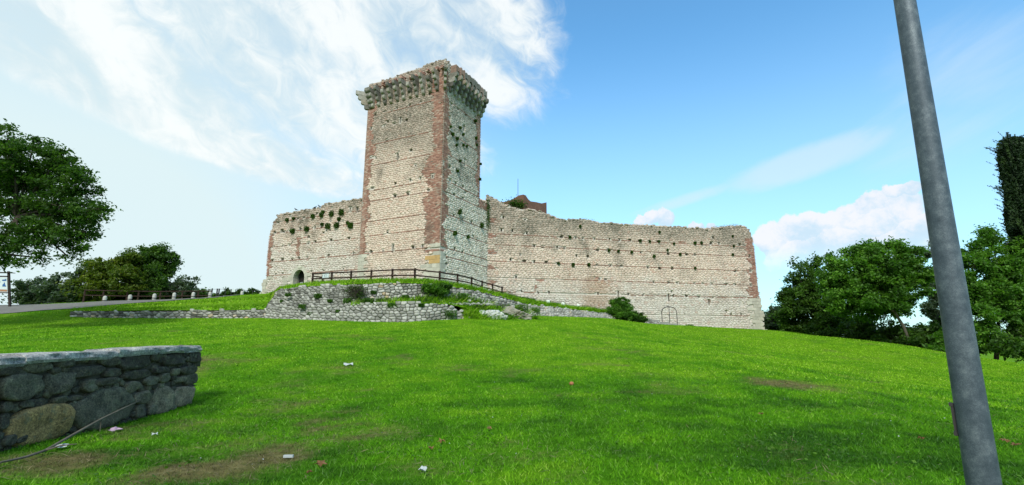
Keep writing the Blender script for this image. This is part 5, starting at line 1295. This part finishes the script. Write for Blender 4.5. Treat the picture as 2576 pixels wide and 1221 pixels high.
for k in range(420):
    a = rng.random()*6.283; hh = rng.random()**1.1; z0 = top-(top-bot)*hh*.8-.1; r_ = np.interp(hh, [0, .05, .2, 1], [.4, .85, 1.05, 1.35]); x0 = np.interp(z0, [bot, top], [P(2640,870,Yc)[0], P(2546,352,Yc)[0]])
    L_ = rng.random()**2*.9+.3; t = rng.random(26)[:, None]
    sp.append(np.array([x0+math.cos(a)*r_, Yc+math.sin(a)*r_, z0])+t*np.array([math.cos(a)*L_*.9, math.sin(a)*L_*.9, L_*.75])+rng.normal(size=(26, 3))*.05*(1-t))
for dx, dz in ((-.3, .3), (.05, .75), (.5, .35), (.8, .15), (.25, .55)):
    t = rng.random(160)[:, None]; sp.append(np.array([P(2535,352,Yc)[0]+dx, Yc, top-1.3+dz])+t*np.array([dx*.15, 0, 1.25])+rng.normal(size=(160, 3))*.16*(1-t*.85))
foliage('crown_tips', np.concatenate(sp), .085, L_CYP, cy, .35, -.2)
m = MB(); xb_, xt_ = P(2640,870,Yc)[0], P(2546,352,Yc)[0]; m.tube([(xb_, Yc, bot-1.2), (xb_*.6+xt_*.4, Yc, bot*.6+top*.4), (xt_, Yc, top-1.5)], [.2, .16, .05], 8); m.build('trunk', M_BARK, cy)

# plants on and round the mound
def shrub(name, label, cat, px, py, Y, blobs, mat, n, size, clump=.25, group=None, up=.3, tr=.03, flat=.9):
    return tree(name, label, cat, P(px, py, Y), [(a, b, c, r) for a, b, c, r in blobs], mat, n, size, clump=clump, fill=.1, tr=tr, group=group, up=up, flat=flat)
shrub('round_shrub', 'rounded fine leaved shrub standing against the long wall', 'shrub', 1562, 800, 44.3, [(1560,778,44.8,22),(1545,770,44.8,18),(1575,772,44.9,19),(1558,762,45,14),(1540,785,44.4,17),(1582,792,44.4,17),(1560,795,44.2,20)], L_MID, 15000, .055, .2)
shrub('spreading_shrub', 'dark low shrub spreading right from the rounded shrub by the long wall', 'shrub', 1603, 812, 45, [(1597,799,45.2,15),(1585,804,44.8,11),(1612,804,45.2,11),(1606,795,45.5,10),(1622,807,45.4,6)], L_DARK, 7500, .06, .2)
shrub('overhanging_bush', 'green bush hanging over the top of the curved mound wall', 'bush', 1095, 730, 33.5, [(1085,722,33.2,11),(1105,722,33.2,12),(1068,723,33.2,8),(1122,725,33.4,9),(1095,732,33,10),(1110,736,33,9),(1078,730,33.1,8)], L_GRASSY, 7000, .055, .18)
db = empty('dead_bush', P(895, 745, 32.6), 'dark dead tangled bush hanging on the face of the mound wall', 'bush'); m = MB()
for k in range(90):
    a = np.array(P(random.gauss(895, 9), random.gauss(735, 8), 32.6)); pts_ = [a]
    for j in range(4): pts_.append(pts_[-1]+np.array([random.gauss(0, .13), random.gauss(-.03, .06), random.gauss(-.07, .12)]))
    m.tube(pts_, [.02, .016, .013, .01, .006], 4, random.random(), cap=False)
m.build('twigs', M_BARK, db)
C = np.concatenate([np.array(P(895, 728, 32.7))+rng.normal(size=(900, 3))*[.42, .12, .16], np.array(P(905, 745, 32.5))+rng.normal(size=(400, 3))*[.3, .1, .2]]); foliage('leaves', C, .045, L_DARK, db)
tuftlabels = [(760,771,33,.20,'small green tuft growing between the stones at the left of the mound wall'),(800,745,33.3,.22,'green tuft growing halfway up the mound wall left of the dead bush'),(926,758,32.3,.3,'green tuft on the mound wall just below the dead bush'),
              (985,768,31.8,.22,'small tuft above the lower tier wall beneath the pale patch of stones'),(1130,792,32.2,.42,'leafy weeds between the small pale rock and the lower wall end'),(1182,808,33.6,.26,'weeds at the left foot of the big white boulder'),(1310,778,38,.5,'dark bushy weeds where the curved wall meets the lower right wall'),
              (1345,781,39.7,.35,'ivy tuft at the left end of the low right wall'),(1208,768,35,.35,'grassy tuft above the big white boulder'),(1165,745,34,.3,'dark tuft at the top of the weedy ledge'),(875,757,32.6,.25,'tuft left under the dead bush'),(960,801,31.8,.16,'tuft at the grassy foot of the lower tier wall'),
              (830,757,32.8,.14,'small tuft in the face of the mound wall below the dead bush'),(780,790,33.0,.14,'small tuft low in the left part of the mound wall'),(850,783,32.4,.12,'tiny tuft among the pale stones of the lower tier wall'),(940,736,32.9,.16,'creeping green tuft right of the dead bush'),(1000,771,31.8,.14,'tuft on top of the lower tier wall below the pale stones'),(1060,768,31.7,.16,'tuft on the right part of the lower tier wall top'),(710,758,34.5,.12,'tiny tuft at the left shoulder of the curved mound wall'),
              (725,742,34,.16,'small tuft high on the left shoulder of the mound wall'),(1020,748,32.8,.2,'weed tuft at the left end of the ledge'),(1735,822,51.5,.32,'small bush at the foot of the long wall right of the blocked doorway')]
for (px, py, Y, r, lab) in tuftlabels:
    c = np.array(P(px, py, Y)); nn = int(2600*r); C = c+np.clip(rng.normal(size=(nn, 3)), -1.5, 1.5)*[r*.75, r*.4, r*.42]
    v, f = leaf_quads(C, .05, .4, .2); tag(mesh_obj('leafy_tuft', v, f, L_MID if px % 2 else L_GRASSY, None, tuple(c), attrs={'tint': np.repeat(rng.random(nn), 4)}), lab, 'plant', 'tufts growing in the mound walls')
C = []
for k in range(5200):
    px = random.uniform(905, 1335); lo_ = np.interp(px, [905, 1080, 1180, 1335], [767, 765, 775, 800]); hi_ = np.interp(px, [905, 1080, 1130, 1180, 1335], [760, 752, 750, 753, 785]); f_ = random.random(); Yq = np.interp(px, [905, 1080, 1180, 1335], [32.4, 32, 33.4, 37.2])*(1-f_)+np.interp(px, [905, 1080, 1180, 1335], [32.6, 33.2, 34.8, 39.4])*f_
    if float(fbm2(px*.03, f_*2, 1., 4.)) < .47: continue
    q = P(px, lo_*(1-f_)+hi_*f_, Yq); C.append((q[0], q[1]-.05, q[2]+random.random()*.22))
C = np.array(C); v, f = leaf_quads(C, .07, .4, .2); tag(mesh_obj('ledge_undergrowth', v, f, L_DARK, None, tuple(C[0]), attrs={'tint': np.repeat(rng.random(len(C)), 4)}), kind='stuff')
# plants rooted in the castle walls
ORD = ['first','second','third','fourth','fifth','sixth','seventh','eighth','ninth','tenth','eleventh','twelfth']
def wall_tufts(pl, L, C_, lab, group, shrink=.8):
    ys = sorted(q[1] for q in L); cut = [ys[len(ys)//3], ys[2*len(ys)//3]]; rows = [[], [], []]
    for q in L: rows[0 if q[1] < cut[0] else 1 if q[1] < cut[1] else 2].append(q)
    names = {}
    for rn, r_ in zip(('upper', 'middle', 'lower'), rows):
        for i, q in enumerate(sorted(r_)): names[q] = ('only' if len(r_) == 1 else ORD[i])+' dark tuft from the left in the '+rn+' row on '+lab
    for q3 in L:
        x, y, s = q3; s = s*shrink; lab_ = names[q3]
        u, v = pl.hit(*cpx(C_, x, y)); c = np.array(pl.pt(u, v, .12)); nn = int(150+900*s); C = c+rng.normal(size=(nn, 3))*[s*.42, s*.25, s*.45]-[0, 0, s*.1]
        q, f = leaf_quads(np.clip(C, c-s*.7, c+s*.7), .07, .5, .2); tag(mesh_obj('wall_plant', q, f, L_DARK, None, tuple(c), attrs={'tint': np.repeat(rng.random(nn)*.8+.1, 4)}), lab_, 'plant', group)
wall_tufts(LC, [(425,427,.42),(563,407,.42),(803,257,.42),(900,243,.48),(853,370,.45),(768,378,.45),(990,372,.45),(622,282,.36),(705,272,.36),(712,362,.26),(370,320,.3),(718,243,.24),(962,348,.26),(432,305,.22),(875,310,.28)], C3,
           'the gate wall', 'tufts growing high in the gate wall')
wall_tufts(RF, [(900,705,.42),(935,740,.42),(960,655,.3),(1085,735,.42),(1080,600,.4),(985,708,.3),(940,995,.36),(960,915,.32),(985,790,.3),(1010,800,.3),(1115,1060,.34),(885,645,.26),(1090,790,.3),(930,790,.3),(1120,940,.3)], C1,
           "the tower's upper side", 'tufts growing in the right face of the tower', .45)
wall_tufts(RF, [(1075,218,.36),(1032,408,.32),(1270,335,.38),(1150,440,.25)], C2, 'the lower tower side', 'tufts growing low in the right face of the tower')
wall_tufts(RC, [(530,692,.5),(645,692,.45),(790,588,.4),(860,593,.4),(957,600,.4),(1088,522,.35),(1155,522,.35),(1418,533,.5),(1465,533,.42),(1310,617,.42),(1120,630,.42),(1218,585,.3),(582,412,.36),(425,682,.36),(1265,538,.3),(1693,617,.36),(1700,555,.3),(1020,517,.4),(507,490,.4),(1418,716,.34),(1160,455,.34),(1692,483,.3)], C4,
           'the long wall', 'tufts growing in the upper long wall', .42)
# ivy strip in the inner corner and dry grass on the wall tops
def top_grass(pl, us, vt, lab, mat, name, h=.28, n=40):
    C = []; 
    for u in us:
        for _ in range(n): C.append(np.array(pl.pt(u+random.gauss(0, .25), vt(u)+random.random()*h, -.15-random.random()*.5)))
    C = np.array(C); v, f = leaf_quads(C, .07, .13, -.6); tag(mesh_obj(name, v, f, mat, None, tuple(C[0]), attrs={'tint': np.repeat(rng.random(len(C)), 4)}), lab, 'plant')
top_grass(RC, [RC.hit(x, 560)[0] for x in (1478,1487,1495)], vtD, 'thin dry grasses on top of the long wall near its middle', L_DRY, 'dry_grass', .35)
top_grass(RC, [RC.hit(x, 565)[0] for x in (1603,1612)], vtD, 'pale dry grass tuft on the long wall right of its middle', L_DRY, 'dry_grass', .22)
top_grass(RC, [RC.hit(x, 571)[0] for x in (1805,1820,1835,1850,1858)], vtD, 'brown dry plants on top of the far right end of the long wall', L_DRY, 'dry_grass', .3, 60)
top_grass(RF, [.4,.6,.9,2.6,4.9], vtR, 'green weeds on the rim of the tower above its right face', L_MID, 'rim_weeds', .3)
top_grass(LF, [1.5,2.2,3.6,4.4,5.5,6.6,7.8], vtL, 'sparse weeds on the rim of the tower above its left face', L_MID, 'rim_weeds', .2, 26)
ivc = np.array([RF.pt(TD2-.15, z, .1) for z in np.linspace(RF.hit(1212, 560)[1], RF.hit(1212, 498)[1], 14)]); C = np.repeat(ivc, 60, 0)+rng.normal(size=(14*60, 3))*[.14, .14, .2]
v, f = leaf_quads(C, .055, .5, .2); tag(mesh_obj('ivy', v, f, L_DARK, None, tuple(ivc[0]), attrs={'tint': np.repeat(rng.random(len(C)), 4)}), 'strip of dark ivy high in the corner where tower and long wall meet', 'ivy')
c = np.array(P(1297, 514, 74.)); C = c+rng.normal(size=(900, 3))*[.75, .2, .38]; v, f = leaf_quads(C, .14, .5, .2); tag(mesh_obj('ivy', v, f, L_DARK, None, tuple(c), attrs={'tint': np.repeat(rng.random(900), 4)}), 'dark ivy clump on the far brick tower', 'ivy')
# weeds along the foot of the castle walls
for (x0, x1, pl, yy, lab) in ((1265,1345,RC,(744,756),'weeds along the foot of the long wall near the tower'),(1350,1540,RC,(760,787),'dark weeds along the foot of the long wall behind the low wall')):
    C = []
    for k in range(1600):
        px = random.uniform(x0, x1); py = np.interp(px, [x0, x1], yy); u, v_ = pl.hit(px, py); hgt = abs(random.gauss(0, .16))*(1.8*float(fbm2(u, 3., .9, 2.))); C.append(pl.pt(u, v_-.05+hgt, .12+random.random()*.25))
    C = np.array(C); v, f = leaf_quads(C, .06, .35, -.2); tag(mesh_obj('foot_weeds', v, f, L_DARK, None, tuple(C[0]), attrs={'tint': np.repeat(rng.random(len(C)), 4)}), lab, 'weeds', kind='stuff')

# ------------------------------------------------------------------ pigeons on the gate wall
M_BIRD, k, b = new_mat('grey_feathers'); b.inputs['Base Color'].default_value = (.07, .075, .085, 1)
def pigeon(px, py, lab, face=1, up=.0):
    u, _ = LC.hit(px, py); q = np.array(P(px, py, LC.pt(u, 0)[1]-.1)); s = .95; root = empty('pigeon', tuple(q), lab, 'bird')
    f = np.array([face, 0, 0.]); m = MB()
    body = [(-.20, .02, .012), (-.10, .05, .045), (0, .085, .075), (.09, .13, .062), (.13, .18, .035), (.15, .21, .036), (.175, .235, .032), (.20, .225, .012), (.225, .215, .004)]
    m.tube([q+f*a*s+np.array([0, 0, b_*s+up*a]) for a, b_, r in body], [r*s for a, b_, r in body], 10); m.build('body', M_BIRD, root, smooth=True)
    m = MB(); m.box(tuple(q+f*-.22*s+np.array([0, 0, .0])), .16, .07, .015); m.build('tail', M_BIRD, root)
    for sy in (-1, 1):
        m = MB(); m.tube([q+np.array([0, sy*.03, .03]), q+np.array([0, sy*.03, -.06])], .008, 5); m.build('leg', M_BIRD, root)
        m = MB(); m.tube([q+f*.08+np.array([0, sy*.06, .12]), q+np.array([0, sy*.075, .09]), q-f*.16+np.array([0, sy*.04, .04])], [.02, .035, .006], 6); m.build('wing', M_BIRD, root)
pigeon(744.5, 529, 'leftmost pigeon standing on top of the gate wall', -1); pigeon(792, 524, 'crouching pigeon on the gate wall between the other two', 1); pigeon(803.5, 521, 'rightmost pigeon on the gate wall, nearest the tower', -1)

# ------------------------------------------------------------------ small things in the grass
M_GLOBE, k, b = new_mat('white_globe'); b.inputs['Base Color'].default_value = (.62, .68, .60, 1); b.inputs['Roughness'].default_value = .4
for (px, py, Y, r, lab) in [(1379,759.5,46.2,.19,'largest white ball shaped lamp in the grass below the long wall'),(1416,765.5,46.6,.19,'second white ball shaped lamp from the left below the long wall'),(1454.5,769,46.8,.15,'white ball shaped lamp furthest right below the long wall'),(1423,776,42.3,.11,'small white ball on the top edge of the low right wall')]:
    c = P(px, py, Y); m = MB(); m.tube([(c[0], c[1], c[2]+r*math.cos(a)) for a in np.linspace(math.pi, 0, 11)], [max(.003, r*math.sin(a)) for a in np.linspace(math.pi, 0, 11)], 16)
    tag(m.build('ground_lamp', M_GLOBE, None, c, smooth=True), lab, 'lamp', 'white balls in the grass')
M_PAPER, k, b = new_mat('pale_litter'); b.inputs['Base Color'].default_value = (.40, .44, .43, 1)
M_PINK, k, b = new_mat('pinkish_litter'); b.inputs['Base Color'].default_value = (.45, .33, .42, 1)
M_FLEAF = leaf_mat('fallen_leaf', [(0, (.17, .085, .035)), (1, (.30, .18, .08))], .2)
def sheet(px, py, w, h, ang, mat, name, lab, cat, bend=.02, lift=.045, grid=5, jag=0.):
    q = np.array(G(px, py))+[0, 0, lift]; ca, sa = math.cos(ang), math.sin(ang); V_ = []; F = []
    for top_ in (0, 1):
        for i in range(grid):
            for j in range(grid):
                a, c_ = (i/(grid-1)-.5)*w*(1+jag*random.uniform(-.5, .5)), (j/(grid-1)-.5)*h*(1+jag*random.uniform(-.5, .5)); z = bend*math.sin(i*1.9+j*1.1+px)+.004*top_+c_*.25
                V_.append((q[0]+a*ca-c_*sa, q[1]+a*sa+c_*ca, q[2]+z))
    g = grid; n = g*g
    for i in range(g-1):
        for j in range(g-1): a = i*g+j; F.append((a, a+1, a+g+1, a+g)); F.append((n+a, n+a+g, n+a+g+1, n+a+1))
    for i in range(g-1):
        for a, b2 in ((i, i+1), ((g-1)*g+i, (g-1)*g+i+1), (i*g, (i+1)*g), (i*g+g-1, (i+1)*g+g-1)): F.append((a, b2, n+b2, n+a))
    return tag(mesh_obj(name, V_, F, mat, None, tuple(q), attrs={'tint': [random.random()]*len(V_)}), lab, cat)
sheet(876,921,.30,.15,.35,M_PAPER,'paper_scrap','crumpled pale sheet of paper lying in the middle of the lawn','litter',.03,.06)
m = MB(); q = G(725,1156); m.box((q[0],q[1],q[2]+.04), .125,.04,.03, (1,.05,0),( -.05,1,0)); tag(m.build('white_packet', M_PAPER, None, q), 'small flat white packet in the grass beside the brown patch', 'litter')
sheet(292,1086,.20,.08,.2,M_PINK,'crumpled_wrapper','pinkish crumpled wrapper in front of the near stone wall','litter',.025,.04,4,.5)
sheet(152,1131,.16,.09,.5,M_PAPER,'white_scrap','white scrap beside the stick under the near stone wall','litter',.01,.05,4,.3)
sheet(388,1098,.08,.05,.6,M_PAPER,'white_scrap','tiny white scrap right of the pinkish wrapper','litter',.01,.04,4,.4)
sheet(1063,1191,.09,.06,.9,M_PAPER,'white_scrap','small white scrap near the bottom centre of the lawn','litter',.02,.05,4,.4)
def maple(px, py, s, lab, mat=M_FLEAF, rot=0.):
    q = np.array(G(px, py))+[0, 0, .045]; n = 20; V_ = [tuple(q+[0, 0, .012])]
    for k in range(n):
        a = 2*math.pi*k/n+rot; r = s*(1. if k % 4 == 0 else .45 if k % 2 else .62); V_.append((q[0]+r*math.cos(a), q[1]+r*math.sin(a), q[2]+random.uniform(-.01, .035)+.18*r*math.sin(a)))
    V2 = [(a, b2, c-.003) for a, b2, c in V_]; F = [(0, 1+k, 1+(k+1) % n) for k in range(n)]+[(n+1, n+2+(k+1) % n, n+2+k) for k in range(n)]+[(1+k, n+2+k, n+2+(k+1) % n, 1+(k+1) % n) for k in range(n)]
    tag(mesh_obj('fallen_leaf', V_+V2, F, mat, None, tuple(q), attrs={'tint': [random.random()]*len(V_+V2)}), lab, 'leaf', 'fallen brown leaves on the lawn')
maple(806,1178,.085,'largest fallen brown leaf, star shaped, right of the white packet'); maple(777,1199,.04,'small upright brown leaf near the bottom edge left of the star shaped leaf',rot=.4)
maple(1231,1085,.05,'fallen brown leaf in the middle of the lower lawn',rot=.9); maple(1084,1137,.045,'small light brown leaf above the small white scrap',rot=.2); maple(2530,1117,.075,'brown leaf at the lower right, the left one of two beside the pole'); maple(2556,1127,.07,'brown leaf at the far lower right, the right one of two beside the pole',rot=.5)
maple(1914,1048,.06,'reddish brown leaf lying in the right half of the lawn',rot=.3); maple(2318,1110,.05,'small brown leaf left of the pole fitting',rot=.3); maple(1110,1118,.07,'dry brown leaf in the lower lawn left of the middle',rot=1.)
m = MB(); q = G(1438,970); rock(m, (q[0],q[1],q[2]+.05), .065,.06,.055,2,.1,.3); om, k, b = new_mat('orange_brown'); b.inputs['Base Color'].default_value = (.36,.15,.07,1); tag(m.build('fallen_fruit', om, None, q, smooth=True), 'small round orange brown fruit lying in the middle of the lawn', 'fruit')
# broken branch leaning on the near wall
bp_ = [G(-60,1205), G(0,1176), G(60,1163), G(112,1145)]; u1, v1 = NW.hit(335,1007); u2, v2 = NW.hit(185,1092); u3, v3 = NW.hit(145,1117)
pts_ = [np.array(q)+[0, 0, .06] for q in bp_]; e_ = np.array(NW.pt(u1, v1, .15)); s_ = pts_[-1]; pts_ += [s_+(e_-s_)*t_+np.array([0, 0, b_]) for t_, b_ in ((.25, .02), (.5, .035), (.75, .02), (1., 0.))]
br_ = empty('broken_branch', tuple(pts_[0]), 'long bare broken branch leaning against the near stone wall', 'branch')
m = MB(); m.tube(pts_, [.011, .013, .016, .019, .019, .017, .015, .012], 8, .8); m.build('limb', M_BARKL, br_, smooth=True)
m = MB(); m.tube([pts_[3], pts_[3]+[.15, .05, .05], pts_[3]+[.32, .12, .06]], [.014, .011, .005], 6); m.build('side_twig', M_BARKL, br_)
m = MB(); m.tube([pts_[5], pts_[5]+[.02, -.02, -.2]], [.01, .005], 5); m.build('side_twig', M_BARKL, br_)
# small clover heads, broad weeds and straw in the turf
n = 9000; y = rng.random(n)**.9*14+4.6; x = (rng.random(n)*2-1)*y*1.1; C = np.stack([x, y, H(x, y)+.03], 1); C = C[(fbm2(C[:, 0], C[:, 1], .9, 12., 3) > .53) & ((C[:, 0] > -6.6) | (C[:, 1] > 13))]
v, f = leaf_quads(C, .024, .8, 1.1); tag(mesh_obj('broadleaf_weeds', v, f, L_GRASSY, attrs={'tint': np.repeat(rng.random(len(C))*.6+.4, 4)}), kind='stuff')
n = 110; y = rng.random(n)*11+5; x = (rng.random(n)*2-.7)*y*.9; C = np.stack([x, y, H(x, y)+.05], 1); v, f = leaf_quads(C, .010, .9, 1.); tag(mesh_obj('clover_heads', v, f, M_PAPER, attrs={'tint': np.repeat(rng.random(len(C)), 4)}), kind='stuff')
n = 12000; y = rng.random(n)*9+4.6; x = (rng.random(n)*2-1)*y*1.15; k_ = rng.random(n) < dryness(x, y)*1.3+.05; x, y = x[k_], y[k_]; C = np.stack([x, y, H(x, y)+.025], 1); v, f = leaf_quads(C, .055, .06, 1.5)
tag(mesh_obj('dry_straw', v, f, L_DRY, attrs={'tint': np.repeat(rng.random(len(C)), 4)}), kind='stuff')
